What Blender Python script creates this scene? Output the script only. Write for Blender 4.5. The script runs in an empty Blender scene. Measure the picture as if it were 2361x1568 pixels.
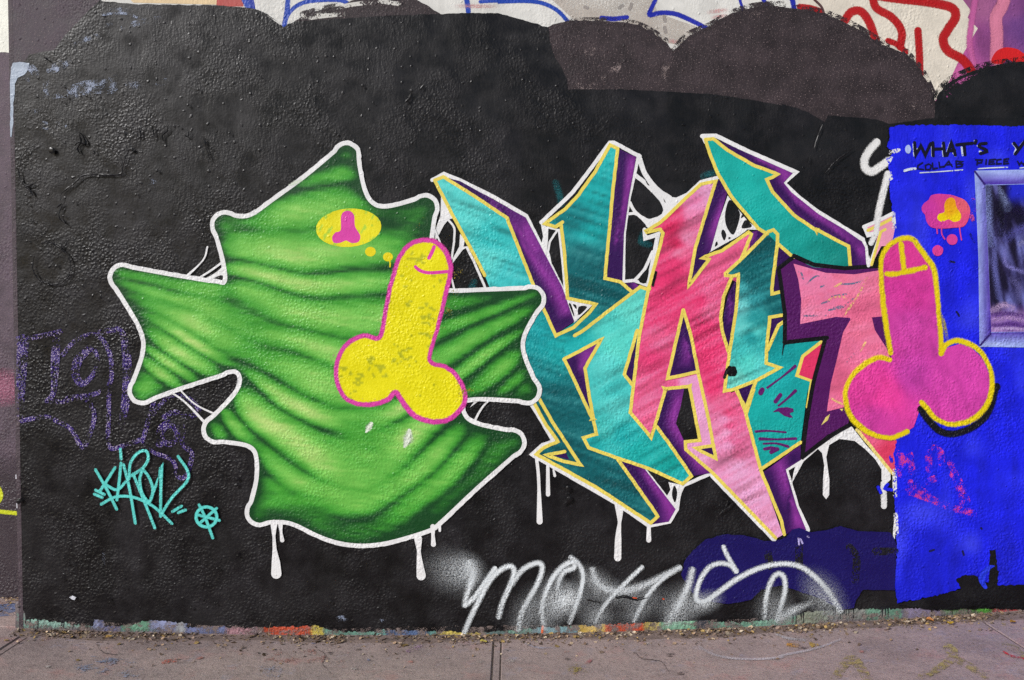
import bpy, bmesh, math, random
import numpy as np
from mathutils import Vector, Matrix
from mathutils.geometry import delaunay_2d_cdt
random.seed(7); RNG = np.random.default_rng(11)
scene = bpy.context.scene
R = math.radians

# ------------------------------------------------------------------ camera, sky, sun, exposure
S = 0.001745            # metres on the wall per photograph pixel
DIST = 4.2              # camera to wall
ROLL = R(1.0)
CAM_Z = 876 * S
cam_d = bpy.data.cameras.new('camera'); cam = bpy.data.objects.new('camera', cam_d)
scene.collection.objects.link(cam); scene.camera = cam
cr, sr = math.cos(ROLL), math.sin(ROLL)
cam.matrix_world = Matrix(((cr, sr, 0, 0), (0, 0, -1, -DIST), (-sr, cr, 0, CAM_Z), (0, 0, 0, 1)))
cam_d.sensor_width = 36; cam_d.lens = 36 * (DIST / S) / 2880
cam_d.shift_y = -50.5 / 2880
cam_d.clip_start = 0.05; cam_d.clip_end = 2000
SUN_EL, SUN_AZ = R(31), R(222)
world = bpy.data.worlds.new('World'); scene.world = world; world.use_nodes = True
nt = world.node_tree; bg = nt.nodes['Background']
sky = nt.nodes.new('ShaderNodeTexSky'); sky.sky_type = 'NISHITA'; sky.sun_disc = False
sky.sun_elevation = SUN_EL; sky.sun_rotation = SUN_AZ; sky.dust_density = 1.5; sky.air_density = 1.0; sky.ozone_density = 0.6
nt.links.new(sky.outputs[0], bg.inputs[0]); bg.inputs[1].default_value = 0.06
sun_d = bpy.data.lights.new('sun', 'SUN'); sun = bpy.data.objects.new('sun', sun_d); scene.collection.objects.link(sun)
sun_d.energy = 2.4; sun_d.angle = R(12); sun_d.color = (1, 0.985, 0.975)
to_sun = Vector((math.sin(SUN_AZ) * math.cos(SUN_EL), math.cos(SUN_AZ) * math.cos(SUN_EL), math.sin(SUN_EL)))
sun.rotation_euler = to_sun.to_track_quat('Z', 'Y').to_euler(); sun.location = (-3, -6, 6)
scene.view_settings.view_transform = 'Standard'; scene.view_settings.look = 'None'
scene.view_settings.gamma = 1; scene.view_settings.use_curve_mapping = False
scene.view_settings.exposure = 0.36
scene.cycles.transparent_max_bounces = 32; scene.cycles.max_bounces = 4; scene.cycles.diffuse_bounces = 2; scene.cycles.glossy_bounces = 2; scene.cycles.use_denoising = False

# ------------------------------------------------------------------ helpers
COL = scene.collection
TILE = {'A': (1180, 370, 600/2091), 'B': (1700, 370, 600/2091), 'C': (2200, 570, 600/2091), 'D': (1240, 740, 600/2091),
        'E': (1740, 720, 600/2091), 'F': (2200, 900, 600/2091), 'G': (1400, 1090, 600/2091), 'H': (1900, 1090, 600/2091),
        'J': (850, 550, 500/1120), 'K': (2400, 320, 480/2091), 'L': (2480, 460, 400/1045), 'M': (0, 850, 700/1568),
        'N': (1230, 1540, 1200/2361), 'Q': (0, 0, 800/2091), 'R': (700, 0, 800/2091), 'T': (1400, 0, 800/2091), 'U': (2080, 0, 800/2091),
        'V': (0, 1300, 800/2091), 'X': (700, 1300, 800/2091), 'Y': (1400, 1300, 800/2091), 'Z': (2080, 1300, 800/2091),
        'W': (0, 0, 2880/2361), 'P': (0, 0, 1)}

def t(s):
    """'A 10,20 30,40 B 5,6' -> drawing units on the wall face"""
    out = []; cur = (0, 0, 1)
    for w in s.split():
        if w in TILE: cur = TILE[w]
        else:
            a, b = w.split(','); out.append((cur[0] + float(a) * cur[2], cur[1] + float(b) * cur[2]))
    return out

def wall_xz(p, depth=0.0):
    u, v = p[0] - 1440, p[1] - 906
    k = S * (DIST + depth) / DIST
    return k * (u * cr - v * sr), CAM_Z - k * (u * sr + v * cr)

def ground_h(x): return 0.0118 * min(abs(x), 2.7) ** 2

def ground_pt(p, lift=0.0):
    u, v = p[0] - 1440, p[1] - 906
    dx, dz = u * cr - v * sr, -(u * sr + v * cr); f = DIST / S
    x, z = 0.0, 0.0
    for _ in range(6):
        k = (ground_h(x) - CAM_Z) / dz; x = dx * k
    return Vector((x, -DIST + f * k, ground_h(x) + lift))

def lin(c):
    c = np.asarray(c, float) / 255.0
    l = np.where(c <= 0.04045, c / 12.92, ((c + 0.055) / 1.055) ** 2.4)
    return np.clip(l / 0.88, 0.003, 0.84)

def hash2(ix, iy, seed):
    h = (ix * 374761393 + iy * 668265263 + seed * 1442695041) & 0x7fffffff
    h = ((h ^ (h >> 13)) * 1274126177) & 0x7fffffff
    return ((h ^ (h >> 16)) & 0xffff) / 65535.0

def vnoise(x, y, seed=0):
    x = np.asarray(x, float); y = np.asarray(y, float)
    ix = np.floor(x).astype(np.int64); iy = np.floor(y).astype(np.int64); fx = x - ix; fy = y - iy
    fx = fx * fx * (3 - 2 * fx); fy = fy * fy * (3 - 2 * fy)
    a = hash2(ix, iy, seed); b = hash2(ix + 1, iy, seed); c = hash2(ix, iy + 1, seed); d = hash2(ix + 1, iy + 1, seed)
    return (a * (1 - fx) + b * fx) * (1 - fy) + (c * (1 - fx) + d * fx) * fy

def streak(x, y, ang, length, width, seed=0):
    c, s = math.cos(R(ang)), math.sin(R(ang))
    a = (x * c + y * s) / length; b = (-x * s + y * c) / width
    return 0.65 * vnoise(a, b, seed) + 0.35 * vnoise(a * 2.1, b * 2.1, seed + 5)

def idw(ctrl, amp=0.0, ang=-20, length=60, width=14, seed=0, light=(255, 255, 255), power=1.7):
    pts = np.array([c[0] for c in ctrl], float); cols = np.array([c[1] for c in ctrl], float)
    def f(x, y):
        d = (x[:, None] - pts[None, :, 0]) ** 2 + (y[:, None] - pts[None, :, 1]) ** 2 + 60
        w = d ** -power; w /= w.sum(1, keepdims=True); c = w @ cols
        if amp:
            n = (streak(x, y, ang, length, width, seed) - 0.5) * 2 * amp
            lt = np.array(light, float)
            c = np.where(n[:, None] > 0, c + (lt - c) * np.clip(n, 0, 1)[:, None], c * (1 + np.clip(n, -1, 0))[:, None])
        return np.clip(c, 0, 255)
    return f

def catmull(p, closed=False, step=5.0):
    p = [np.array(q, float) for q in p]; n = len(p)
    if n < 3 and not closed: return dens(p, step)
    out = []
    for i in range(n if closed else n - 1):
        p0 = p[(i - 1) % n] if closed or i > 0 else 2 * p[0] - p[1]
        p1, p2 = p[i], p[(i + 1) % n]
        p3 = p[(i + 2) % n] if closed or i + 2 < n else 2 * p[-1] - p[-2]
        k = max(2, int(np.linalg.norm(p2 - p1) / step))
        for j in range(k):
            u = j / k
            out.append(0.5 * (2*p1 + (p2-p0)*u + (2*p0-5*p1+4*p2-p3)*u*u + (3*p1-p0-3*p2+p3)*u**3))
    if not closed: out.append(p[-1])
    return out

def dens(p, step=5.0, closed=False):
    p = [np.array(q, float) for q in p]; out = []
    n = len(p)
    for i in range(n if closed else n - 1):
        a, b = p[i], p[(i + 1) % n]; k = max(1, int(np.linalg.norm(b - a) / step))
        for j in range(k): out.append(a + (b - a) * j / k)
    if not closed: out.append(p[-1])
    return out

def roughen(p, amp, scale=14.0, seed=0):
    a = np.array(p); nx = np.roll(a, -1, 0) - np.roll(a, 1, 0); l = np.linalg.norm(nx, axis=1, keepdims=True) + 1e-6
    nr = np.stack([-nx[:, 1], nx[:, 0]], 1) / l
    n = (vnoise(a[:, 0] / scale, a[:, 1] / scale, seed) - 0.5) * 2 + (vnoise(a[:, 0] / scale * 3, a[:, 1] / scale * 3, seed + 3) - 0.5)
    return list(a + nr * (n * amp)[:, None])

def inside(poly, x, y):
    px = np.array([q[0] for q in poly]); py = np.array([q[1] for q in poly]); r = np.zeros(len(x), bool); j = len(px) - 1
    for i in range(len(px)):
        c = ((py[i] > y) != (py[j] > y)) & (x < (px[j] - px[i]) * (y - py[i]) / (py[j] - py[i] + 1e-12) + px[i]); r ^= c; j = i
    return r

LAYER = [0.0]
def next_y(step=0.00003):
    LAYER[0] += step; return -LAYER[0]

def make_mesh(name, verts, faces, cols, mat, parent, label=None):
    me = bpy.data.meshes.new(name); me.from_pydata([tuple(v) for v in verts], [], [tuple(f) for f in faces])
    at = me.attributes.new('col', 'FLOAT_COLOR', 'POINT'); at.data.foreach_set('color', np.asarray(cols, np.float32).ravel())
    me.materials.append(mat); me.update()
    ob = bpy.data.objects.new(name, me); COL.objects.link(ob)
    if parent: ob.parent = parent
    if label: ob['label'] = label
    return ob

def colarr(color, P, alpha):
    P = np.asarray(P, float)
    c = color(P[:, 0], P[:, 1]) if callable(color) else np.tile(np.asarray(color, float), (len(P), 1))
    return np.concatenate([lin(c), np.asarray(alpha, float).reshape(-1, 1)], 1)

def sheet(name, parent, poly, color, mat, grid=None, smooth=False, rough=0, rscale=14, holes=(), alpha=None, label=None, depth=0.0, ybase=None, seed=0):
    if isinstance(poly, str): poly = t(poly)
    poly = catmull(poly, True, 6) if smooth else [np.array(q) for q in poly]
    if rough:
        poly = roughen(dens(poly, 3.0 if rough > 2 else 4.0, True), rough, rscale, seed)
    loops = [poly] + [[np.array(q) for q in (t(h) if isinstance(h, str) else h)] for h in holes]
    V = []; E = []
    for lp in loops:
        b = len(V); V += [Vector((float(q[0]), float(q[1]))) for q in lp]; E += [(b + i, b + (i + 1) % len(lp)) for i in range(len(lp))]
    if grid:
        a = np.array(poly); mn, mx = a.min(0), a.max(0)
        gx, gy = np.meshgrid(np.arange(mn[0] + grid / 2, mx[0], grid), np.arange(mn[1] + grid / 2, mx[1], grid))
        gx[::2] += grid / 2; gx = gx.ravel(); gy = gy.ravel(); m = inside(poly, gx, gy)
        V += [Vector((x, y)) for x, y in zip(gx[m], gy[m])]
    rv, re, rf, _, _, _ = delaunay_2d_cdt(V, E, [], 0, 1e-4)
    P = np.array([(v.x, v.y) for v in rv]); F = [f for f in rf if len(f) == 3]
    Fa = np.array(F); C = P[Fa].mean(1); k = np.zeros(len(Fa), bool)
    for lp in loops: k ^= inside(lp, C[:, 0], C[:, 1])
    F = Fa[k]; used = np.unique(F); mp = -np.ones(len(P), int); mp[used] = np.arange(len(used)); P = P[used]; F = mp[F]
    y = next_y() if ybase is None else ybase
    A = np.ones(len(P)) if alpha is None else alpha(P[:, 0], P[:, 1])
    W = [wall_xz(p, depth) for p in P]
    Fo = []
    for f in F:
        a, b, c = [W[i] for i in f]
        Fo.append(tuple(f) if (b[0]-a[0])*(c[1]-a[1]) - (b[1]-a[1])*(c[0]-a[0]) > 0 else (f[0], f[2], f[1]))
    return make_mesh(name, [(w[0], y, w[1]) for w in W], Fo, colarr(color, P, A), mat, parent, label)

def strip(pts, width, soft, closed, cap, fade):
    a = np.array(pts, float); n = len(a)
    if closed: d = np.roll(a, -1, 0) - np.roll(a, 1, 0)
    else:
        d = np.zeros_like(a); d[1:-1] = a[2:] - a[:-2]; d[0] = a[1] - a[0]; d[-1] = a[-1] - a[-2]
    d /= np.linalg.norm(d, axis=1, keepdims=True) + 1e-9
    if callable(width): w = np.array([width(i / max(1, n - 1)) for i in range(n)])
    elif isinstance(width, (list, tuple)): w = np.interp(np.linspace(0, 1, n), np.linspace(0, 1, len(width)), width)
    else: w = np.full(n, float(width))
    w = w / 2
    # mitre: widen at corners
    if n > 2:
        s1 = np.roll(a, -1, 0) - a; s2 = a - np.roll(a, 1, 0)
        s1 /= np.linalg.norm(s1, axis=1, keepdims=True) + 1e-9; s2 /= np.linalg.norm(s2, axis=1, keepdims=True) + 1e-9
        co = np.sqrt(np.clip((1 + (s1 * s2).sum(1)) / 2, 0.16, 1))
        if not closed: co[0] = co[-1] = 1
        mw = w / co
    else: mw = w
    al = np.ones(n) if fade is None else np.interp(np.linspace(0, 1, n), np.linspace(0, 1, len(fade)), fade)
    if cap and not closed:
        A0 = []; D0 = []; W0 = []; L0 = []
        for th in (80, 55, 25): A0.append(a[0] - d[0] * w[0] * math.sin(R(th))); D0.append(d[0]); W0.append(w[0] * math.cos(R(th))); L0.append(al[0])
        A1 = []; D1 = []; W1 = []; L1 = []
        for th in (25, 55, 80): A1.append(a[-1] + d[-1] * w[-1] * math.sin(R(th))); D1.append(d[-1]); W1.append(w[-1] * math.cos(R(th))); L1.append(al[-1])
        a = np.vstack([A0, a, A1]); d = np.vstack([D0, d, D1]); mw = np.concatenate([W0, mw, W1]); al = np.concatenate([L0, al, L1]); n = len(a)
    nr = np.stack([-d[:, 1], d[:, 0]], 1)
    if soft: prof = [(-1 - soft, 0), (-1 - soft * 0.3, 0.25), (-1 + soft * 0.35, 0.85), (0, 1), (1 - soft * 0.35, 0.85), (1 + soft * 0.3, 0.25), (1 + soft, 0)]
    else: prof = [(-1, 1), (0, 1), (1, 1)]
    m = len(prof); P = []; AL = []
    for i in range(n):
        for o, q in prof: P.append(a[i] + nr[i] * mw[i] * o); AL.append(q * al[i])
    F = []
    for i in range(n if closed else n - 1):
        j = (i + 1) % n
        for k in range(m - 1): F.append((i*m+k, j*m+k, j*m+k+1, i*m+k+1))
    return np.array(P), AL, F, m, n

def stroke(name, parent, paths, width, color, mat, soft=0, smooth=True, closed=False, cap=True, fade=None, label=None, wob=0.0, depth=0.0, surface=None, seed=0, ybase=None):
    """painted line(s): one mesh. paths = str | list of str"""
    if isinstance(paths, str) or not isinstance(paths[0], str): paths = [paths]
    elif len(paths) > 1:
        for q in paths: o = stroke(name, parent, q, width, color, mat, soft, smooth, closed, cap, fade, label, wob, depth, surface, seed, ybase)
        return o
    V = []; Fc = []; Cc = []
    for pth in paths:
        p = t(pth) if isinstance(pth, str) else pth
        p = catmull(p, closed, 5.0) if smooth else dens(p, 1e9 if not wob else 7.0, closed)
        if wob: p = roughen(p, wob, 10, seed)
        P, AL, F, m, n = strip(p, width, soft, closed, cap, fade)
        y0 = next_y() if ybase is None else ybase; b = len(V)
        for i, q in enumerate(P):
            if surface: V.append(surface(q, 0.0012 + 0.0004 * (i // m) / n))
            else:
                x, z = wall_xz(q, depth); V.append((x, y0 - 0.00002 * (i // m) / n, z))
        Fc += [tuple(b + k for k in f) for f in F]; Cc.append(colarr(color, P, AL))
    return make_mesh(name, V, Fc, np.vstack(Cc), mat, parent, label)

def circle(cx, cy, rx, ry=None, n=28, tilt=0):
    ry = ry or rx; c, s = math.cos(R(tilt)), math.sin(R(tilt))
    return [(cx + rx*math.cos(a)*c - ry*math.sin(a)*s, cy + rx*math.cos(a)*s + ry*math.sin(a)*c) for a in np.linspace(0, 2*math.pi, n, endpoint=False)]
def cpt(s): return t(s)[0]

# ------------------------------------------------------------------ materials
def face_uv(N, Lk, geo):
    # x along the wall / pavement, y up the wall or out over the pavement
    sp = N.new('ShaderNodeSeparateXYZ'); Lk.new(geo.outputs['Position'], sp.inputs[0])
    ad = N.new('ShaderNodeMath'); Lk.new(sp.outputs['Y'], ad.inputs[0]); Lk.new(sp.outputs['Z'], ad.inputs[1])
    cb = N.new('ShaderNodeCombineXYZ'); Lk.new(sp.outputs['X'], cb.inputs[0]); Lk.new(ad.outputs[0], cb.inputs[1]); return cb

def plaster_group():
    g = bpy.data.node_groups.new('plaster_relief', 'ShaderNodeTree')
    g.interface.new_socket('Amount', in_out='INPUT', socket_type='NodeSocketFloat')
    g.interface.new_socket('Normal', in_out='OUTPUT', socket_type='NodeSocketVector')
    g.interface.new_socket('Height', in_out='OUTPUT', socket_type='NodeSocketFloat')
    N = g.nodes; Lk = g.links
    gi = N.new('NodeGroupInput'); go = N.new('NodeGroupOutput')
    geo = N.new('ShaderNodeNewGeometry')
    flat = face_uv(N, Lk, geo)
    def noise(scale, detail, src, rough=0.5):
        n = N.new('ShaderNodeTexNoise'); n.noise_dimensions = '2D'; n.inputs['Scale'].default_value = scale; n.inputs['Detail'].default_value = detail; n.inputs['Roughness'].default_value = rough
        Lk.new(src, n.inputs['Vector']); return n.outputs['Fac']
    def math_(op, a, b=None, c=None, clamp=False):
        n = N.new('ShaderNodeMath'); n.operation = op; n.use_clamp = clamp
        for i, q in enumerate((a, b, c)):
            if q is None: continue
            if isinstance(q, (int, float)): n.inputs[i].default_value = q
            else: Lk.new(q, n.inputs[i])
        return n.outputs[0]
    def ramp(src, a, b, o0=0.0, o1=1.0):
        n = N.new('ShaderNodeMapRange'); n.interpolation_type = 'SMOOTHSTEP'
        n.inputs[1].default_value = a; n.inputs[2].default_value = b; n.inputs[3].default_value = o0; n.inputs[4].default_value = o1
        Lk.new(src, n.inputs[0]); return n.outputs[0]
    # vertically stretched coordinate: brushed coats on the upper wall
    st = N.new('ShaderNodeVectorMath'); st.operation = 'MULTIPLY'; st.inputs[1].default_value = (1, 0.35, 1); Lk.new(flat.outputs[0], st.inputs[0])
    sep = N.new('ShaderNodeSeparateXYZ'); Lk.new(geo.outputs['Position'], sep.inputs[0])
    vor = N.new('ShaderNodeTexVoronoi'); vor.voronoi_dimensions = '2D'; vor.feature = 'F1'; vor.inputs['Scale'].default_value = 62
    wv = N.new('ShaderNodeVectorMath'); wv.operation = 'ADD'
    wn = N.new('ShaderNodeTexNoise'); wn.noise_dimensions = '2D'; wn.inputs['Scale'].default_value = 30; Lk.new(flat.outputs[0], wn.inputs['Vector'])
    wm = N.new('ShaderNodeVectorMath'); wm.operation = 'SCALE'; wm.inputs['Scale'].default_value = 0.02; Lk.new(wn.outputs['Color'], wm.inputs[0])
    Lk.new(flat.outputs[0], wv.inputs[0]); Lk.new(wm.outputs[0], wv.inputs[1]); Lk.new(wv.outputs[0], vor.inputs['Vector'])
    blob = ramp(vor.outputs['Distance'], 0.05, 0.62, 1.0, 0.0)
    fine = noise(105, 2, flat.outputs[0], 0.6)
    brush = noise(80, 1, st.outputs[0], 0.55)
    big = noise(7, 1, flat.outputs[0])
    patch = noise(2.2, 0, flat.outputs[0])
    lower = math_('ADD', ramp(sep.outputs['Z'], 1.2, 2.4, 1.0, 0.25), math_('MULTIPLY', math_('SUBTRACT', patch, 0.5), 1.2), clamp=True)
    # scattered fat paint nubs
    v2 = N.new('ShaderNodeTexVoronoi'); v2.voronoi_dimensions = '2D'; v2.feature = 'F1'; v2.inputs['Scale'].default_value = 24; Lk.new(wv.outputs[0], v2.inputs['Vector'])
    csep = N.new('ShaderNodeSeparateColor'); Lk.new(v2.outputs['Color'], csep.inputs[0])
    nub = math_('MULTIPLY', ramp(v2.outputs['Distance'], 0.02, 0.2, 1.0, 0.0), ramp(csep.outputs[0], 0.72, 0.95))
    worn = noise(4.5, 2, flat.outputs[0])
    area = ramp(worn, 0.36, 0.62, 0.3, 1.0)
    h = math_('MULTIPLY', blob, math_('MULTIPLY', lower, 0.85))
    h = math_('ADD', h, math_('MULTIPLY', fine, 0.5))
    h = math_('ADD', h, math_('MULTIPLY', brush, 0.55))
    h = math_('MULTIPLY', h, area)
    h = math_('ADD', h, math_('MULTIPLY', nub, 0.9))
    hb = math_('ADD', h, math_('MULTIPLY', big, 1.2))
    bmp = N.new('ShaderNodeBump'); bmp.inputs['Distance'].default_value = 0.0042
    Lk.new(gi.outputs[0], bmp.inputs['Strength']); Lk.new(hb, bmp.inputs['Height'])
    Lk.new(bmp.outputs[0], go.inputs['Normal']); Lk.new(math_('MULTIPLY', h, 0.45), go.inputs['Height'])
    return g
PLASTER = plaster_group()

def paint_mat(name, rough=0.42, spec=0.5, bump=0.75, mode='solid', var=0.12, mottle=None, flecks=None, coarse=1.0, rvar=0.08):
    m = bpy.data.materials.new(name); m.use_nodes = True; N = m.node_tree.nodes; Lk = m.node_tree.links
    b = N['Principled BSDF']; b.inputs['Roughness'].default_value = rough; b.inputs['Specular IOR Level'].default_value = spec
    at = N.new('ShaderNodeAttribute'); at.attribute_name = 'col'
    pg = N.new('ShaderNodeGroup'); pg.node_tree = PLASTER; pg.inputs[0].default_value = bump
    Lk.new(pg.outputs['Normal'], b.inputs['Normal'])
    geo = N.new('ShaderNodeNewGeometry'); uv = face_uv(N, Lk, geo)
    nz = N.new('ShaderNodeTexNoise'); nz.noise_dimensions = '2D'; nz.inputs['Scale'].default_value = 9; nz.inputs['Detail'].default_value = 4; nz.inputs['Roughness'].default_value = 0.65
    Lk.new(uv.outputs[0], nz.inputs['Vector'])
    mr = N.new('ShaderNodeMapRange'); mr.inputs[1].default_value = 0.3; mr.inputs[2].default_value = 0.7; mr.inputs[3].default_value = 1 - var; mr.inputs[4].default_value = 1 + var * 0.8
    Lk.new(nz.outputs['Fac'], mr.inputs[0])
    mul = N.new('ShaderNodeVectorMath'); mul.operation = 'SCALE'; Lk.new(at.outputs['Color'], mul.inputs[0]); Lk.new(mr.outputs[0], mul.inputs['Scale'])
    out = mul.outputs[0]
    def mixc(fac, a, col):
        n = N.new('ShaderNodeMix'); n.data_type = 'RGBA'; Lk.new(fac, n.inputs[0]); Lk.new(a, n.inputs[6]); n.inputs[7].default_value = (*col, 1); return n.outputs[2]
    def rng(src, a, b2, o0=0, o1=1):
        n = N.new('ShaderNodeMapRange'); n.interpolation_type = 'SMOOTHSTEP'; n.inputs[1].default_value = a; n.inputs[2].default_value = b2; n.inputs[3].default_value = o0; n.inputs[4].default_value = o1
        Lk.new(src, n.inputs[0]); return n.outputs[0]
    if mottle:      # thin coat: what lies underneath shows in patches
        n2 = N.new('ShaderNodeTexNoise'); n2.noise_dimensions = '2D'; n2.inputs['Scale'].default_value = mottle[1]; n2.inputs['Detail'].default_value = 5; Lk.new(uv.outputs[0], n2.inputs['Vector'])
        out = mixc(rng(n2.outputs['Fac'], mottle[2], mottle[2] + 0.14, 0, mottle[3]), out, tuple(lin(mottle[0])))
    if flecks:      # pale specks: old paint on the brown, painted-in gloss glints on the tag
        n3 = N.new('ShaderNodeTexNoise'); n3.noise_dimensions = '2D'; n3.inputs['Scale'].default_value = 160; n3.inputs['Detail'].default_value = 1; Lk.new(uv.outputs[0], n3.inputs['Vector'])
        out = mixc(rng(n3.outputs['Fac'], flecks[1], flecks[1] + 0.05), out, tuple(lin(flecks[0])))
    Lk.new(out, b.inputs['Base Color'])
    rr = N.new('ShaderNodeMapRange'); rr.inputs[1].default_value = 0.3; rr.inputs[2].default_value = 0.7; rr.inputs[3].default_value = rough - rvar; rr.inputs[4].default_value = rough + rvar
    Lk.new(nz.outputs['Fac'], rr.inputs[0]); Lk.new(rr.outputs[0], b.inputs['Roughness'])
    if mode == 'spray':
        gr = N.new('ShaderNodeTexNoise'); gr.noise_dimensions = '2D'; gr.inputs['Scale'].default_value = 170; gr.inputs['Detail'].default_value = 2; Lk.new(uv.outputs[0], gr.inputs['Vector'])
        th = N.new('ShaderNodeMath'); th.operation = 'MULTIPLY_ADD'; Lk.new(gr.outputs['Fac'], th.inputs[0]); th.inputs[1].default_value = 5.0; th.inputs[2].default_value = -2.5
        ad = N.new('ShaderNodeMath'); ad.operation = 'ADD'; Lk.new(at.outputs['Alpha'], ad.inputs[0])
        edge = N.new('ShaderNodeMath'); edge.operation = 'MULTIPLY'; Lk.new(th.outputs[0], edge.inputs[0])
        q = N.new('ShaderNodeMath'); q.operation = 'PINGPONG'; q.inputs[1].default_value = 0.5; Lk.new(at.outputs['Alpha'], q.inputs[0]); Lk.new(q.outputs[0], edge.inputs[1])
        Lk.new(edge.outputs[0], ad.inputs[1]); cl = N.new('ShaderNodeClamp'); Lk.new(ad.outputs[0], cl.inputs[0]); Lk.new(cl.outputs[0], b.inputs['Alpha'])
    if mode == 'dry':
        gr = N.new('ShaderNodeTexNoise'); gr.noise_dimensions = '2D'; gr.inputs['Scale'].default_value = 100 * coarse; gr.inputs['Detail'].default_value = 3; gr.inputs['Roughness'].default_value = 0.7; Lk.new(uv.outputs[0], gr.inputs['Vector'])
        n4 = N.new('ShaderNodeTexNoise'); n4.noise_dimensions = '2D'; n4.inputs['Scale'].default_value = 14 * coarse; n4.inputs['Detail'].default_value = 2; Lk.new(uv.outputs[0], n4.inputs['Vector'])
        s1 = N.new('ShaderNodeMath'); s1.operation = 'MULTIPLY_ADD'; Lk.new(n4.outputs['Fac'], s1.inputs[0]); s1.inputs[1].default_value = 0.8; Lk.new(gr.outputs['Fac'], s1.inputs[2])
        s2 = N.new('ShaderNodeMath'); s2.operation = 'ADD'; Lk.new(s1.outputs[0], s2.inputs[0]); Lk.new(at.outputs['Alpha'], s2.inputs[1])
        Lk.new(rng(s2.outputs[0], 1.24, 1.34), b.inputs['Alpha'])
    return m

M_BLACK = paint_mat('black_roller_paint', 0.37, 0.31, 0.5, var=0.4, mottle=((46, 45, 47), 4, 0.5, 0.22), rvar=0.12)
M_BROWN = paint_mat('brown_buff_paint', 0.6, 0.3, 0.6, var=0.3, flecks=((120, 105, 105), 0.70))
M_WALL = paint_mat('old_wall_paint', 0.6, 0.3, 0.6, var=0.12)
M_PAINT = paint_mat('spray_paint', 0.38, 0.32, 0.5, var=0.08)
M_BLUE = paint_mat('blue_emulsion', 0.6, 0.3, 0.7, var=0.16)
M_SOFT = paint_mat('soft_spray', 0.42, 0.4, 0.7, 'spray', var=0.05)
M_DRY = paint_mat('dry_brushed_paint', 0.5, 0.4, 0.7, 'dry', var=0.1)
M_SCUFF = paint_mat('scuffed_paint', 0.5, 0.35, 0.7, 'dry', var=0.15, coarse=1.9)
M_STRIP = paint_mat('old_paint_layers', 0.55, 0.3, 0.8, var=0.25, mottle=((120, 110, 112), 18, 0.5, 0.7))

M_PATCH = paint_mat('worn_paint_layers', 0.55, 0.3, 0.8, 'spray', var=0.3, mottle=((112, 104, 106), 26, 0.52, 0.7))

def empty_part(name, parent, label=None):
    o = bpy.data.objects.new(name, None); COL.objects.link(o); o.parent = parent
    if label: o['label'] = label
    return o
def box_mesh(name, x0, x1, y0, y1, z0, z1, mat, col, parent=None, nx=1):
    v = [(x, y, z) for x in (x0, x1) for y in (y0, y1) for z in (z0, z1)]
    f = [(0, 1, 3, 2), (4, 6, 7, 5), (0, 4, 5, 1), (2, 3, 7, 6), (0, 2, 6, 4), (1, 5, 7, 3)]
    return make_mesh(name, v, f, np.tile([*lin(col), 1], (8, 1)), mat, parent)
def tag(o, label=None, cat=None, group=None, kind=None):
    for k, v in (('label', label), ('category', cat), ('group', group), ('kind', kind)):
        if v: o[k] = v
    return o

# colours (as seen)
BLK = (19, 18, 20); BRN = (50, 42, 45); WHT = (226, 228, 230); YEL = (228, 204, 92); DPUR = (48, 14, 78); MAG = (140, 52, 150)
BLUE = (18, 26, 214); NAVY = (20, 12, 84)

# ================================================================== THE SETTING
XL = -1398 * S                      # left end of the wall
wall = tag(box_mesh('painted_wall', XL, 5.2, 0.0, 0.55, -0.35, 4.6, M_WALL, (206, 205, 200)),
           'long rough plastered wall painted black and covered in colourful graffiti', 'wall', kind='thing')
LAYER[0] = 0.0005
side = tag(box_mesh('recessed_wall', -7.5, XL + 0.3, 0.42, 0.97, -0.35, 4.6, M_BROWN, (84, 72, 82)),
           'mauve-brown wall set back at the left edge beyond the black wall', 'wall', kind='thing')
# paint on the set-back wall
def ss(*a, **k): return sheet(*a, depth=0.42, ybase=0.42 - next_y() * -1 * 0.2 - 0.0005, **k)
ss('cream_top_coat', side, 'P -1500,-900 120,-900 120,170 60,165 30,150 12,146 -40,150 -120,190 -300,160 -700,180 -1500,140', (232, 236, 214), M_WALL, rough=1.5)
ss('pink_spray_patch', side, circle(0, 1090, 90, 60), (150, 92, 116), M_SOFT, grid=12, alpha=lambda x, y: np.clip(0.75 - ((x/90)**2 + ((y-1090)/60)**2) * 0.75, 0, 1))
ss('dark_lower_coat', side, 'P -1500,1250 120,1250 120,1700 -1500,1700', (60, 52, 58), M_SOFT, grid=40, alpha=lambda x, y: np.clip((y - 1250) / 150, 0, 0.9))
for p in ('P -60,1350 -15,1362 2,1385 0,1405 -20,1425', 'P -90,1432 -30,1436 10,1440 52,1444'):
    stroke('yellow_spray_line', side, p, 11, (196, 204, 40), M_SOFT, soft=0.3, depth=0.42, ybase=0.4185)

# ------- black wall: coats from the oldest to the newest
bead = box_mesh('corner_bead', XL - 0.004, XL + 0.017, -0.004, 0.01, -0.05, 4.55, M_BROWN, (72, 62, 68), wall)

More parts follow.
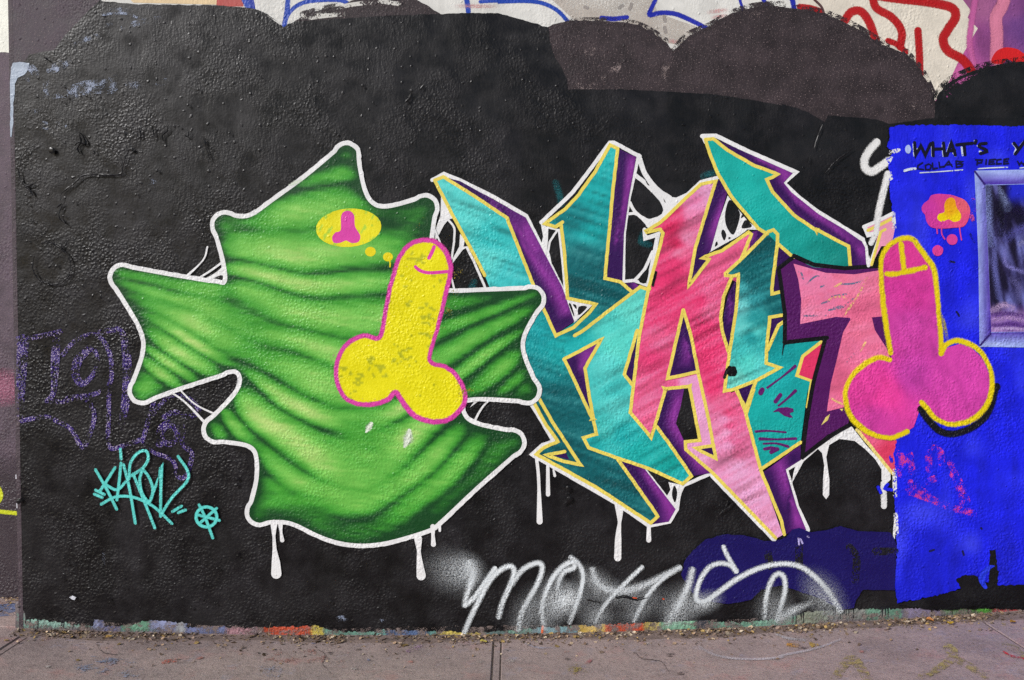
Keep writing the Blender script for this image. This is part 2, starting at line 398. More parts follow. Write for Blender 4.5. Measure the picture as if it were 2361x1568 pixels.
top = sheet('white_top_coat', wall, 'P 660,-560 2240,-560 2260,140 660,140', (208, 207, 202), M_WALL, grid=22,
            label='off-white painted band along the top with blue letter lines')
sheet('cream_patch', top, 'Q 900,-60 1620,-60 1600,35 980,20', (214, 190, 150), M_WALL)
sheet('red_patch', top, 'Q 1600,-60 1790,-60 1790,50 1590,45', (176, 82, 78), M_WALL)
stroke('blue_line', top, 'Q 1790,-80 1835,0 1850,70', 22, (32, 52, 150), M_PAINT)
sheet('warm_grey_patch', top, 'T 400,0 800,-60 1120,-40 1180,100 1560,230 1350,330 1240,320 1080,220 560,150', (186, 176, 166), M_SOFT, grid=14,
      alpha=lambda x, y: np.clip(0.25 + 0.7 * vnoise(x / 60, y / 40, 3), 0, 0.85))
for i, (p, w) in enumerate([('R -40,-10 -10,40 0,75', 16), ('R 290,-40 280,90 258,195', 14), ('R 275,130 330,60 420,15 560,0 680,5 740,40 770,110', 12), ('R 1590,-40 1605,20 1615,100', 14),
              ('R 1700,14 1850,5 2091,-2 T 0,12 200,8 330,25 440,80 520,165', 12), ('T 1190,-60 1140,40 1115,110 1200,95 1310,105 1440,160 1545,215', 13),
              ('T 1770,-40 1785,20 1805,80', 8), ('T 1930,-60 1955,0 1972,50', 12), ('U 370,-40 390,10 400,60', 14), ('T 760,130 850,140 950,128', 13)]):
    stroke('blue_line', top, p, [w * 0.8, w, w, w * 0.9], (26, 66, 168) if i < 5 else (30, 40, 160), M_SOFT, soft=0.25)
stroke('grey_stroke', top, 'T 890,60 920,40;'.replace(';', ''), 8, (150, 145, 140), M_SOFT, soft=0.6)
for p in ('T 970,70 985,30', 'T 1225,120 1230,160', 'T 1225,200 1235,240', 'T 640,50 660,60'): stroke('grey_stroke', top, p, 8, (150, 143, 138), M_SOFT, soft=0.6)
for p in ('T 1530,95 1700,70', 'T 1560,135 1700,112', 'R 1500,45 1840,48', 'T 1250,300 1330,310'): stroke('pink_streak', top, p, 9, (206, 150, 150), M_SOFT, soft=0.8, fade=[0, 0.6, 0])

cream = sheet('cream_top_coat', wall, 'U 430,-500 1640,-500 1640,0 1700,80 1675,130 1750,210 1600,470 1540,600 1440,760 1380,760 600,120 430,60', (212, 204, 190), M_WALL, grid=20,
              label='cream painted patch with thick red letter lines at the upper right')
mauve = sheet('mauve_patch', wall, 'U 1640,-500 3400,-500 3400,560 1380,760 1440,740 1540,600 1600,470 1750,210 1675,130 1700,80 1640,0',
              idw([(cpt('U 1650,300'), (176, 80, 150)), (cpt('U 1800,300'), (128, 64, 120)), (cpt('U 1800,50'), (150, 86, 130)), (cpt('U 2050,200'), (100, 58, 122)), (cpt('U 1600,560'), (190, 90, 150)), (cpt('U 2000,60'), (120, 66, 124))], 0.12, 70, 60, 30, light=(200, 120, 170)), M_WALL, grid=12,
              label='mauve and pink painted patch at the upper right corner')
stroke('pink_band', mauve, 'U 1960,-60 1930,40 1885,130 1890,260 1885,440', 34, (206, 122, 150), M_SOFT, soft=0.2)
stroke('pink_band', mauve, 'U 1740,-60 1720,60 1700,200 1690,330 1720,480 1720,560', 16, (186, 92, 150), M_SOFT, soft=0.5)
sheet('red_blob', mauve, 'U 1850,460 1880,385 1950,350 2040,362 2110,400 2300,420 2300,480 2050,470 1970,440 1930,470', (198, 30, 32), M_PAINT, smooth=True)
for p, w in [('U 440,50 520,60 600,85', 16), ('U 770,155 820,90 890,85 950,160 1000,300', 23), ('U 975,-30 1005,60 1120,130 1190,230 1180,345', 22),
             ('U 960,-40 1150,-10 1400,20 1560,60 1585,130 1530,220 1495,290 1530,375 1640,440 1715,540', 25), ('U 1310,225 1320,380 1325,545', 20), ('U 1090,300 1160,330 1220,385', 16)]:
    stroke('red_line', cream, p, w, (172, 18, 22), M_SOFT, soft=0.2)
stroke('brown_line', cream, 'U 550,0 600,50 620,100', 7, (84, 60, 60), M_PAINT)

# brown "buffed" roller patches
def brown_c(x, y): return np.outer(np.ones(len(x)), BRN) * (0.9 + 0.25 * vnoise(x / 60, y / 40, 4))[:, None]
sheet('brown_roller_patch', wall, 'R 290,210 340,155 420,105 540,72 650,50 740,15 860,-30 1000,-60 1170,-30 1290,30 1420,110 1500,300 500,300', brown_c, M_BROWN, grid=20, rough=1.6)
stroke('bare_streak', wall, ['R 330,140 420,120 560,100', 'R 430,135 560,118 700,105', 'R 640,60 760,35 900,20', 'R 960,10 1100,30'], 12, (198, 196, 190), M_DRY, fade=[0.3, 0.42, 0.3])
sheet('brown_roller_patch', wall, 'T 340,225 370,200 440,172 520,155 660,150 800,156 930,165 1040,190 1120,225 1200,280 1290,375 1340,330 1400,265 1480,225 1560,190 1640,140 1720,100 1800,75 1900,50 2091,40 U 280,45 400,65 520,80 620,100 770,165 900,235 1000,300 1080,345 1220,390 1280,450 1340,540 1400,640 1440,745 1460,960 900,1000 300,900 T 2091,900 1200,800 420,800', brown_c, M_BROWN, grid=20, rough=2.0)
stroke('worn_streak', wall, ['T 480,620 640,640 850,600', 'T 560,420 700,380 850,420', 'T 780,560 850,530 900,440', 'T 1210,640 1230,520 1250,430', 'T 1400,400 1460,360', 'U 60,100 160,110', 'U 1230,770 1320,790'], 22, (132, 118, 116), M_SCUFF, fade=[0.12, 0.26, 0.12])
for p, c in (('T 520,160 800,160 1000,180 1120,230 1230,305', BRN), ('T 1300,370 1400,262 1560,192 1720,100 1900,48 2091,38', BRN), ('U 400,62 620,100 770,160 900,228 1080,338', BRN), ('U 1220,385 1340,530 1430,720', BRN), ('R 400,112 540,74 650,52', BRN)):
    for k_ in (-1.5, 1.5): stroke('dry_roller_edge', wall, [(q[0], q[1] + k_) for q in t(p)], 20, c, M_SCUFF, fade=[.3, .42, .3, .44, .34])
sheet('black_roller_patch', wall, 'U 1430,760 1460,690 1500,640 1600,570 1700,530 1800,495 1950,465 2100,450 2400,430 3400,460 3400,1100 1430,1100', (22, 21, 23), M_BLACK, rough=2.5)
stroke('dry_roller_edge', wall, 'U 1450,720 1500,640 1600,568 1800,492 2100,448', 26, (22, 21, 23), M_SCUFF, fade=[.3, .42, .34, .44, .34])
stroke('mauve_scuff', wall, ['U 1500,690 1620,600 1780,540', 'U 1540,660 1700,560', 'U 1500,720 1600,650'], 9, (170, 80, 140), M_DRY, fade=[0.15, 0.3, 0.1])

# many-coloured strip of old paint at the foot of the wall
base = sheet('foot_paint_strip', wall, 'P 44,1690 3400,1690 3400,1900 44,1900', (104, 96, 98), M_STRIP, label='ragged strip of many old paint colours along the foot of the wall')
foot = [(56, 280, (128, 166, 152), 1742), (262, 300, (128, 136, 172), 1738), (285, 360, (86, 88, 122), 1760), (345, 440, (98, 150, 122), 1750), (425, 530, (134, 142, 180), 1742), (500, 530, (152, 156, 160), 1748),
        (525, 748, (104, 114, 156), 1760), (640, 760, (150, 110, 118), 1772), (735, 895, (192, 72, 42), 1766), (880, 918, (204, 186, 78), 1772), (914, 1100, (104, 152, 134), 1772), (1060, 1260, (98, 148, 140), 1768), (1090, 1200, (70, 92, 130), 1780),
        (1235, 1370, (206, 186, 84), 1770), (1360, 1470, (92, 116, 112), 1775), (1430, 1660, (104, 152, 134), 1768), (1500, 1640, (122, 160, 168), 1776), (1630, 1745, (206, 170, 70), 1764), (1706, 1832, (196, 70, 34), 1756), (1815, 1880, (190, 170, 90), 1756),
        (1860, 1965, (114, 172, 136), 1746), (1960, 2010, (50, 56, 66), 1750), (2000, 2250, (106, 156, 132), 1738), (2240, 2330, (120, 128, 110), 1728), (2330, 2520, (118, 124, 118), 1716), (2440, 2560, (96, 140, 118), 1712), (2540, 2660, (122, 112, 140), 1716), (2650, 2760, (96, 120, 92), 1706), (2735, 2795, (92, 150, 60), 1690), (2790, 2960, (164, 60, 62), 1716)]
for i, (a, b, c, y) in enumerate(foot):
    y1 = y + 26 + (i % 3) * 6
    c = tuple(np.array(c) * .86 + np.array((104, 96, 98)) * .14)
    sheet('paint_patch', base, [(a - 8, y - 16), (b + 8, y - 14), (b + 10, y1), (a - 6, y1 + 4)], c, M_PATCH, rough=4.5, rscale=7, seed=i, grid=7,
          alpha=lambda x, y_, a=a, b=b, y1=y1: np.clip(.2 + np.minimum(np.minimum((x - a + 8) / 16, (b + 8 - x) / 16), (y1 - y_ + 2) / 14), 0, 1))

# main black coat
BLK_TOP = 'P 40,-20 Q 740,-40 740,10 1000,32 1500,40 1600,40 1870,65 1960,105 2040,160 2085,200 R 130,112 210,160 255,202 285,182 340,160 500,150 1000,120 1400,105 1550,100 1830,98 2091,170 T 370,205 380,300 420,430 470,500 505,580 512,660 900,658 1200,672 1600,695 2091,775 U 300,762 500,822 622,902 650,850 1000,880 1100,912 1500,860 3400,900'
BLK_BOT = 'P 3400,1705 Z 2091,1080 1850,1060 1400,1075 900,1080 500,1092 300,1150 0,1180 Y 1500,1162 1250,1172 800,1192 400,1212 0,1240 X 1700,1252 1400,1242 1000,1232 880,1242 650,1242 480,1202 0,1216 V 1850,1222 1580,1202 1380,1216 1372,1182 1120,1160 880,1206 770,1202 760,1155 690,1152 686,1206 600,1200 430,1172 200,1152 165,1070 150,960 P 54,1500 44,1000 32,300'
def blk_c(x, y):     # roller lanes of slightly different black
    lane = hash2(np.floor((x + 14 * vnoise(x / 90, y / 160, 6)) / 82).astype(np.int64), np.floor((y + 60) / 430).astype(np.int64), 5)
    return np.outer(0.7 + 0.4 * vnoise(x / 130, y / 110, 2) + 0.5 * lane, BLK)
black = sheet('black_base_coat', wall, t(BLK_TOP) + roughen(dens(t(BLK_BOT), 3.0), 3.2, 5, 9), blk_c, M_BLACK, grid=16, rough=1.3, label='large glossy black roller coat behind the graffiti')
mauve_l = sheet('mauve_roller_patch', wall, 'P 36,-60 Q 800,-80 740,0 640,95 560,180 480,260 440,312 400,368 300,385 215,405 190,450 95,470', (72, 62, 70), M_BROWN, rough=1.2)
for a in [(190, 1130, 9), (222, 1160, 6), (280, 1175, 9), (470, 1175, 6), (455, 1165, 5), (640, 1205, 4)]:
    x, y = TILE['V'][0] + a[0] * TILE['V'][2], 1300 + a[1] * TILE['V'][2]
    stroke('paint_run', wall, [(x, y - 8), (x + 1, y + 4), (x, y + 4 + a[2] * 1.8)], [4, 2.4, 2.6], (30, 32, 36), M_BLACK)
for q in (385, 395, 412, 450, 466, 688, 700, 738, 752, 766, 780, 800, 835, 1045, 1070, 1088, 1405, 1412, 1558, 1675):
    x, y = 2080 + q * TILE['Z'][2], 1300 + (1125 if q < 480 else 1085) * TILE['Z'][2]
    stroke('paint_run', wall, [(x, y - 8), (x + 0.6, y + 10), (x, y + random.uniform(14, 34))], [5, 2.2, 2.6], (14, 20, 26), M_BLACK)
for k_ in range(24):
    xa = 60 + k_ * 125; yb = np.interp([xa, xa + 70, xa + 140], [54, 949, 1782, 2271, 2880, 3300], [1762, 1786, 1772, 1750, 1722, 1710])
    stroke('dirt_splash', wall, [(xa, yb[0] - 4), (xa + 70, yb[1] - 6), (xa + 140, yb[2] - 4)], [30, 22, 34, 26], (122, 108, 104), M_SCUFF, fade=[.24, .34, .22, .32])
stroke('orange_streak', wall, 'Y 330,1205 325,1250 322,1290', 6, (224, 100, 40), M_PAINT)
sheet('green_spray_patch', wall, circle(*cpt('Z 1790,1040'), 32, 36), (88, 158, 62), M_SOFT, grid=8, alpha=lambda x, y: np.clip(1.0 - (((x-cpt('Z 1790,1040')[0])/32)**2 + ((y-cpt('Z 1790,1040')[1])/36)**2), 0, 0.9))
sheet('green_spray_patch', wall, circle(*cpt('Z 1560,1060'), 40, 14), (84, 140, 60), M_SOFT, grid=8, alpha=lambda x, y: np.clip(0.9 - (((x-cpt('Z 1560,1060')[0])/40)**2 + ((y-cpt('Z 1560,1060')[1])/14)**2), 0, 0.8))

# worn white edge + roller scuffs on the left
sheet('worn_white_edge', wall, 'Q 88,500 100,465 150,458 220,470 200,530 180,552 135,575 115,620 103,760 100,900 88,1010 80,1005 80,600', (160, 172, 188), M_PAINT, rough=1.2, label='worn pale grey-blue edge of old paint at the left end')
scuffs = [('Q 190,490 230,500 265,540', 22, .38), ('Q 180,560 215,590', 10, .3), ('Q 380,520 410,500 440,480', 26, .36), ('Q 345,580 340,640 350,720', 14, .3), ('Q 470,490 520,450', 16, .26), ('Q 520,690 620,650 720,640 820,640', 40, .36),
          ('Q 400,710 480,700', 14, .28), ('Q 560,330 640,290 720,265', 14, .28), ('Q 740,200 830,180', 10, .24), ('Q 830,80 900,75 980,85', 12, .28), ('Q 760,110 860,100 940,105 1010,130', 7, .4), ('Q 910,210 1000,175 1170,140', 16, .3), ('Q 950,620 1020,630', 20, .3), ('Q 1170,615 1220,600', 18, .26),
          ('Q 760,600 860,560', 10, .24), ('Q 310,920 370,930', 22, .26), ('Q 420,920 470,920', 20, .26), ('Q 300,740 360,735', 10, .26), ('Q 200,830 330,810', 10, .2), ('Q 310,1180 330,1170', 12, .25), ('Q 1100,1330 1150,1360', 20, .2), ('X 655,1150 740,1140', 16, .3), ('X 960,1170 1000,1180', 16, .3), ('V 760,640 770,770', 8, .2)]
for p, w, f in scuffs: stroke('roller_scuff', wall, p, w, (136, 146, 168), M_SCUFF, fade=[f * .7, f + 0.0, f * .7])

# faded outline tag, older than the big pieces
M_LOVE = paint_mat('worn_purple_marker', 0.4, 0.5, 0.8, 'dry', var=0.2, flecks=((172, 158, 178), 0.58), coarse=0.9)  # lilac flecks put the glints of the glossy purple into its colour
love = empty_part('purple_tag', wall, 'faded speckled purple outline tag at the left')
for p, w in [('M 110,232 200,225 300,205 385,185', 14), ('M 148,240 142,400 135,560 130,740', [34, 30, 24, 18]), ('M 360,205 350,400 340,570 300,620', [20, 26, 20, 12]), ('M 300,622 400,625 510,600 575,645 598,720 570,830 540,905 510,900 450,800 350,742 270,722 140,748', 13), ('M 400,330 470,250 570,205 640,228 690,310 708,420 690,520 600,578 430,602', 13), ('M 560,295 500,360 478,440 515,512 580,470 620,380 600,305 560,295', [22, 26, 22, 14, 10, 12]), ('M 630,190 700,178 765,180 795,290 805,480 790,660 760,790', [14, 16, 26, 26, 24, 18]), ('M 690,510 688,700 686,850 705,920 790,900 880,868', 13), ('M 850,560 870,430 900,395 965,420', 12), ('M 1020,480 980,600 945,720 905,860', 13), ('M 940,750 1000,660 1080,588 1180,600 1255,680 1190,722 1100,692 1040,722', [11, 12, 13, 14, 16]), ('M 1010,885 1020,800 1085,765 1125,830 1080,890 1030,880', [26, 22, 16]), ('M 900,872 960,940 1090,995 1120,1090 1170,1095 1212,960 1150,880 1180,740', [12, 12, 14, 12])]:
    stroke('tag_stroke', love, p, w, (44, 18, 108), M_LOVE, fade=[.36, .43, .36])

# ================================================================== LETTERING
let = empty_part('graffiti_lettering', wall, 'large angular graffiti letters in teal and pink with purple shadow and white outline')
# --- white outline and webs
def white(poly, **k): return sheet('white_web', let, poly, WHT, M_PAINT, **k)
def wl(p, w=11, smooth=False, **k): return stroke('white_outline', let, p, w, WHT, M_PAINT, smooth=smooth, wob=0.5, **k)
def hole(poly): return sheet('black_gap', let, poly, (24, 23, 25), M_BLACK, smooth=True)
for p in ('A 1330,500 1370,620 1390,720', 'D 330,180 300,260 330,330', 'B 960,440 1080,400', 'B 380,1000 360,1080 440,1110'):
    stroke('teal_overspray', let, p, 16, (14, 82, 88), M_SOFT, soft=0.7, fade=[.4, .8, .5])
wl('A 125,478 240,418 400,482 720,640 1045,828 1190,1120 1395,1540 D 1320,575', 11)
wl('A 1192,892 1500,600 1700,335 1862,112 1905,112 2091,212 B 345,245', 11)
wl('B 335,235 290,430 240,640 190,1000 182,1468', 10)
wl('B 180,1470 290,1462 410,1505', 9)
wl('B 335,250 400,425 520,575 640,655', 14, True)
wl('B 300,430 400,510 560,680 600,790', 12, True)
wl('B 248,700 300,790 420,870 530,850', 9, True)
wl('B 225,808 320,815 430,925', 8, True)
white('B 470,530 540,590 620,640 700,650 800,605 935,480 1125,430 1140,460 940,525 580,860 440,960 405,930 400,870 480,862 560,810 592,730 560,650')
hole('B 575,655 600,700 585,690'); hole('B 400,480 440,530 420,525')
wl('B 392,965 398,1050 525,1008 430,1480', 12)
wl('B 295,1458 390,1350 470,1180', 9, True)
hole('B 330,1455 430,1340 405,1485')
wl('B 955,48 1090,44 1400,195 1872,400 1752,508 1900,648 2091,792 C 600,250 785,362', 12)
wl('C 780,355 815,430 836,615', 9)
wl('B 960,50 985,110', 8)
white('B 1205,630 1300,755 1400,880 1515,965 1400,962 1310,1030 1160,1110 1020,1190 1110,900 1160,760')
for h_ in ('B 1225,672 1310,770 1322,850 1262,1012 1192,930 1180,800', 'B 1352,905 1385,868 1442,932 1345,952', 'B 1160,960 1192,1012 1170,1072 1140,1000', 'B 1100,1078 1108,1110 1080,1132 1085,1095', 'B 1215,1035 1238,1045 1212,1060', 'B 1348,812 1364,835 1332,852'): hole(h_)
white('A 132,480 212,640 206,830 118,1068 165,1062 240,920 285,865 335,850 240,640')
wl('A 285,870 340,950 338,1080 315,1250', 6, True)
white('A 398,1005 445,1060 432,1130 485,1125 425,1160 320,1300 330,1240 390,1130')
wl('A 465,1140 540,1290 660,1568 D 480,370', 7)
white('A 1186,895 1262,948 1256,1090 1242,1250 1300,1345 1260,1315 1188,1130 1210,1030')
wl('A 1255,940 1352,965 1275,1085 1258,1180 1270,1240', 6); wl('A 1365,965 1392,1200 1425,1568', 6); wl('A 1262,1200 1300,1350 1400,1545', 7, True)
white('D 1205,345 1490,408 1312,578'); hole('D 1252,400 1275,405 1305,500 1300,520'); hole('D 1350,428 1432,430 1350,512'); hole('D 1290,405 1325,412 1328,455')
white('D 310,1000 385,998 520,1088 785,1208 600,1238 480,1270 285,1415 330,1350 392,1250 402,1150'); hole('D 440,1090 480,1080 512,1110 432,1232 424,1150'); hole('D 545,1168 600,1170 632,1192 590,1206 548,1196')
wl('D 228,1122 345,1010', 8); wl('D 780,1205 1000,1568 G 545,528 440,560 335,655 1150,1125 1480,1352 1680,1312 1752,1190 1775,1040 1815,955', 11)
wl('G 1428,785 1735,1175', 7); wl('G 1800,965 2091,838', 10)
white('G 1670,925 1815,955 1795,1050 1755,1185 1700,1135 1655,1060 1690,1000'); hole('G 1725,958 1756,1020 1735,1126 1704,1050')
wl('H 360,860 960,1480', 15)
wl('H 1225,710 1075,800 1180,1160 1290,1395', 14)
white('H 1180,720 1250,680 1390,590 1600,440 1720,380 1860,560 2100,820 2100,900 2040,960 2012,900 2012,800 1950,700 1850,600 1750,522 1600,502 1500,562 1472,680 1502,900 1500,1050 1470,1092 1438,1050 1440,900 1452,760 1430,640 1390,600 1250,722 1180,850 1135,935 1150,840')
stroke('drip', let, 'H 2030,940 2035,1060 2036,1160', 16, WHT, M_SOFT, soft=0.2)
for p, w in [('G 380,690 400,900 410,1310', [9, 9, 17]), ('G 490,765 492,1045', [9, 12]), ('G 545,805 558,862', [5, 8]), ('G 1190,1150 1192,1300 1180,1440 Y 880,700', [26, 9, 18, 20]), ('Y 1110,450 1108,500 1108,570', [10, 12, 14])]:
    stroke('drip', let, p, w, WHT, M_PAINT)

# --- purple block shadow
def shadow(poly, d, m, name='drop_shadow'):
    def pdist(pts, x, y):
        pts = [np.array(cpt(q)) for q in pts]
        if len(pts) == 1: return np.hypot(x - pts[0][0], y - pts[0][1])
        best = np.full(len(x), 1e9)
        for a, b in zip(pts[:-1], pts[1:]):
            e = b - a; h_ = np.clip(((x - a[0]) * e[0] + (y - a[1]) * e[1]) / (e @ e), 0, 1); best = np.minimum(best, np.hypot(x - a[0] - e[0] * h_, y - a[1] - e[1] * h_))
        return best
    def shade(x, y):            # sprayed fade from the dark edge to the magenta edge
        if not m: return np.tile(np.array(DPUR, float), (len(x), 1))
        a, b = pdist(d, x, y), pdist(m, x, y); k = np.clip((a / (a + b + 1) - .12) * 1.15 + .10 * (vnoise(x / 16, y / 16, 3) - .5), 0, 1)[:, None]
        return np.array(DPUR) * (1 - k) + np.array(MAG) * k
    return sheet(name, let, poly, shade, M_PAINT, grid=9)
shadow('A 255,452 400,490 1040,845 1190,1130 1395,1520 D 1305,572 1125,695 820,0 A 885,880 860,855', ['A 450,540', 'A 800,760', 'A 900,920', 'A 1050,1300', 'D 1000,300', 'D 1130,600', 'D 1250,560'], ['A 1040,950', 'A 1130,1150', 'A 700,690', 'D 1120,250', 'D 1220,460'])
shadow('A 1945,172 2091,240 B 310,252 238,640 188,1000 172,1465 A 1835,1445 1890,700', ['A 1960,400', 'A 1910,900', 'A 1860,1400', 'B 120,1400', 'A 1990,190'], ['B 260,300', 'B 220,560', 'B 150,900', 'B 110,1080'])
shadow('B 1085,488 1140,455 1200,600 1110,900 1035,1175 955,1230 1022,1258 830,1505 900,1120', ['B 1120,500', 'B 1080,700', 'B 960,1000', 'B 900,1300', 'B 1000,1240'], ['B 1150,740', 'B 1060,980'])
shadow('B 1075,75 1420,225 1840,410 1752,505 1830,600 2091,810 C 600,262 775,385 805,440 818,630 665,640 650,430 300,250 B 1850,820 1640,590 1590,480 1690,430 1200,185', ['B 1150,120', 'B 1400,260', 'B 1640,380', 'B 1650,520', 'C 250,150', 'C 690,420', 'C 700,600'], ['B 1500,270', 'B 1750,400', 'B 1880,690', 'C 480,230', 'C 760,480'])
shadow('B 1445,985 1520,962 1562,1005 1335,1235', ['B 1400,1150', 'B 1530,980'], ['B 1470,1020', 'B 1440,1100'])
shadow('B 1682,1105 1842,1235 1690,1335 1745,1568 1625,1568', ['B 1720,1180', 'B 1800,1220', 'B 1700,1450', 'B 1650,1540'], [])
shadow('D 1810,200 1890,190 1950,232 1865,275', ['D 1830,210', 'D 1860,265'], ['D 1920,220'])

# --- letter faces
L1, L2, L3, L4 = (84, 204, 198), (22, 164, 164), (16, 128, 132), (10, 92, 98)
kf = sheet('letter_face', let, 'A 165,482 235,452 500,620 850,858 868,892 D 820,0 970,360 1125,702 1400,520 1505,402 1240,348 A 1442,1568 1382,905 1330,930 1235,902 1430,765 1560,625 1720,400 1868,142 1938,175 1820,1442 1968,1472 D 1862,278 1960,238 2060,300 1900,1300 G 1300,250 1500,482 1552,388 1885,860 1805,940 1200,705 1560,1255 1495,1325 960,980 385,655 440,590 590,530 280,0 D 850,1165 A 640,1412 530,1210 330,830',
      idw([(cpt('A 260,560'), L1), (cpt('A 500,800'), L1), (cpt('A 700,1050'), (48, 186, 184)), (cpt('A 650,1250'), L1), (cpt('A 900,1400'), (60, 190, 190)), (cpt('D 850,300'), (40, 176, 178)), (cpt('D 950,700'), (24, 158, 162)), (cpt('D 1150,850'), L2), (cpt('D 1000,1100'), L3), (cpt('D 1050,1350'), L4), (cpt('D 1250,1450'), L4), (cpt('G 500,150'), L4), (cpt('G 750,400'), L4), (cpt('G 1000,800'), L4), (cpt('G 1350,1150'), L4), (cpt('G 480,590'), L4),
           (cpt('A 1850,350'), (30, 172, 172)), (cpt('A 1700,600'), L2), (cpt('A 1550,850'), L3), (cpt('A 1650,1000'), L2), (cpt('A 1600,1200'), L4), (cpt('A 1750,1350'), L4), (cpt('D 1400,250'), L4), (cpt('D 1650,350'), L4), (cpt('D 1450,560'), L3)], 0.34, 18, 120, 9, 1, (150, 226, 220)), M_PAINT, grid=8, label='teal letter K with light and dark airbrushed bands')
leg = sheet('letter_face', let, 'D 1305,712 1400,658 1700,430 1950,238 2060,270 1900,1300 G 1300,250 1500,482 1552,388 1885,860 1805,940 1200,705 895,590 838,490 965,458 935,280 D 1500,1500 1412,1030 1570,748 1400,850 1230,940 1200,800',
      idw([(cpt('D 1320,760'), L2), (cpt('D 1230,900'), L2), (cpt('D 1600,560'), (78, 204, 194)), (cpt('D 1850,420'), (96, 212, 198)), (cpt('D 1700,800'), (84, 206, 192)), (cpt('D 1600,1000'), L1), (cpt('D 1700,1250'), (60, 186, 182)), (cpt('D 1750,1450'), L1), (cpt('G 1150,150'), L1), (cpt('G 1050,400'), (60, 184, 178)), (cpt('G 1250,450'), L2), (cpt('G 900,510'), L2), (cpt('G 1400,650'), (24, 170, 164)), (cpt('G 1700,750'), (18, 160, 152)), (cpt('G 1820,880'), L2)], 0.32, -28, 130, 10, 8, (150, 230, 220)), M_PAINT, grid=8, label='pale teal leg of the letter K')
shadow('D 1228,945 1548,772 1408,1030 1450,1280 1482,1475', ['D 1260,970', 'D 1330,1100', 'D 1420,1350', 'D 1300,950'], ['D 1440,900', 'D 1370,1020'])
shadow('G 1200,705 1430,785 1740,1190 1672,1312 1508,1338 1562,1258', ['G 1260,740', 'G 1400,900', 'G 1540,1120', 'G 1540,1310'], ['G 1450,850', 'G 1620,1080', 'G 1700,1230'])
shadow('G 528,660 662,628 702,708', ['G 600,660'], [])
shadow('E 450,1305 650,1288 G 1810,150 1745,350 1830,540 H 95,600 355,835 G 1905,865 1558,382 1640,50', ['G 1650,100', 'G 1590,350', 'G 1700,560', 'G 1800,700', 'G 1900,840'], ['E 580,1420', 'G 1720,250', 'G 1720,380', 'G 1980,760'])
sheet('black_gap', let, 'E 640,1290 700,1278 G 1905,60 1980,512 1830,525 1742,350 1790,180', (24, 23, 25), M_BLACK)
PK1, PK2, PK3, PK4 = (240, 158, 200), (236, 92, 140), (222, 52, 108), (214, 40, 92)
sheet('letter_face', let, 'B 405,985 560,882 940,520 1080,495 960,900 885,1150 825,1510 1015,1255 958,1235 1150,1170 1400,995 1432,1010 1400,1300 1330,1500 E 1100,230 1020,420 1000,600 1010,720 1075,950 1060,1300 1100,1340 H 595,30 682,240 825,800 1045,1440 990,1472 365,838 100,600 95,535 235,515 150,0 E 705,1285 440,1300 G 1640,20 1555,310 1500,485 1305,250 E 120,1530 150,1200 290,320 B 568,1000 545,962',
      idw([(cpt('B 1000,560'), PK1), (cpt('B 850,700'), (238, 130, 180)), (cpt('B 700,830'), (228, 60, 110)), (cpt('B 850,820'), (236, 120, 165)), (cpt('B 650,930'), PK4), (cpt('B 800,1040'), (234, 130, 170)), (cpt('B 700,1110'), PK4), (cpt('B 720,1180'), (232, 110, 150)), (cpt('B 680,1300'), PK3), (cpt('E 450,200'), PK3), (cpt('E 550,400'), PK3), (cpt('B 1200,1220'), PK2), (cpt('B 1100,1400'), PK2), (cpt('E 900,350'), PK2), (cpt('E 800,450'), PK3), (cpt('E 880,520'), (232, 100, 145)), (cpt('E 400,600'), (226, 62, 116)), (cpt('E 380,800'), PK2), (cpt('E 300,1000'), (228, 64, 120)), (cpt('E 250,1300'), PK2), (cpt('G 1430,300'), (236, 96, 142)), (cpt('E 850,700'), PK3), (cpt('E 850,900'), PK3), (cpt('E 950,1150'), PK3), (cpt('E 920,1300'), PK3), (cpt('H 450,120'), (234, 100, 145)), (cpt('H 500,250'), (226, 70, 120)), (cpt('H 480,300'), (238, 140, 185)), (cpt('H 520,380'), (228, 76, 128)), (cpt('H 500,430'), (240, 150, 190)), (cpt('H 560,510'), (232, 96, 146)), (cpt('H 520,580'), (240, 148, 192)), (cpt('H 600,640'), (236, 110, 158)), (cpt('H 600,750'), PK1), (cpt('H 750,1000'), PK1), (cpt('H 950,1350'), PK1), (cpt('H 250,650'), PK1), (cpt('H 180,100'), PK1)], 0.42, -28, 120, 9, 4, (250, 190, 215)), M_PAINT, grid=7, label='pink letter A with red and pale streaks')
sheet('letter_face', let, 'E 462,1232 775,1158 868,1568 H 345,560 392,695 185,592 100,560 H 235,515 150,0 E 705,1270 440,1290', idw([(cpt('E 520,1240'), (226, 90, 140)), (cpt('E 650,1210'), PK1), (cpt('E 780,1300'), (236, 150, 198)), (cpt('H 250,300'), PK1)], 0.06, 70, 50, 14), M_PAINT, grid=10, label='pale pink crossbar of the letter A')
shadow('H 222,600 366,578 382,668', ['H 300,610', 'H 360,640'], [])
shadow('E 630,560 560,860 485,1178 775,1122 690,760', ['E 600,780', 'E 560,1000', 'E 520,1150', 'E 740,1100', 'E 630,620'], ['E 660,850', 'E 690,1000'])
shadow('E 1142,230 1130,640 1078,925 1020,720 1028,560 1070,380', ['E 1060,450', 'E 1040,700', 'E 1080,860', 'E 1120,300'], ['E 1100,450', 'E 1090,620'])
shadow('D 1925,690 1812,1090 1872,1172', ['D 1880,900', 'D 1850,1080'], [])
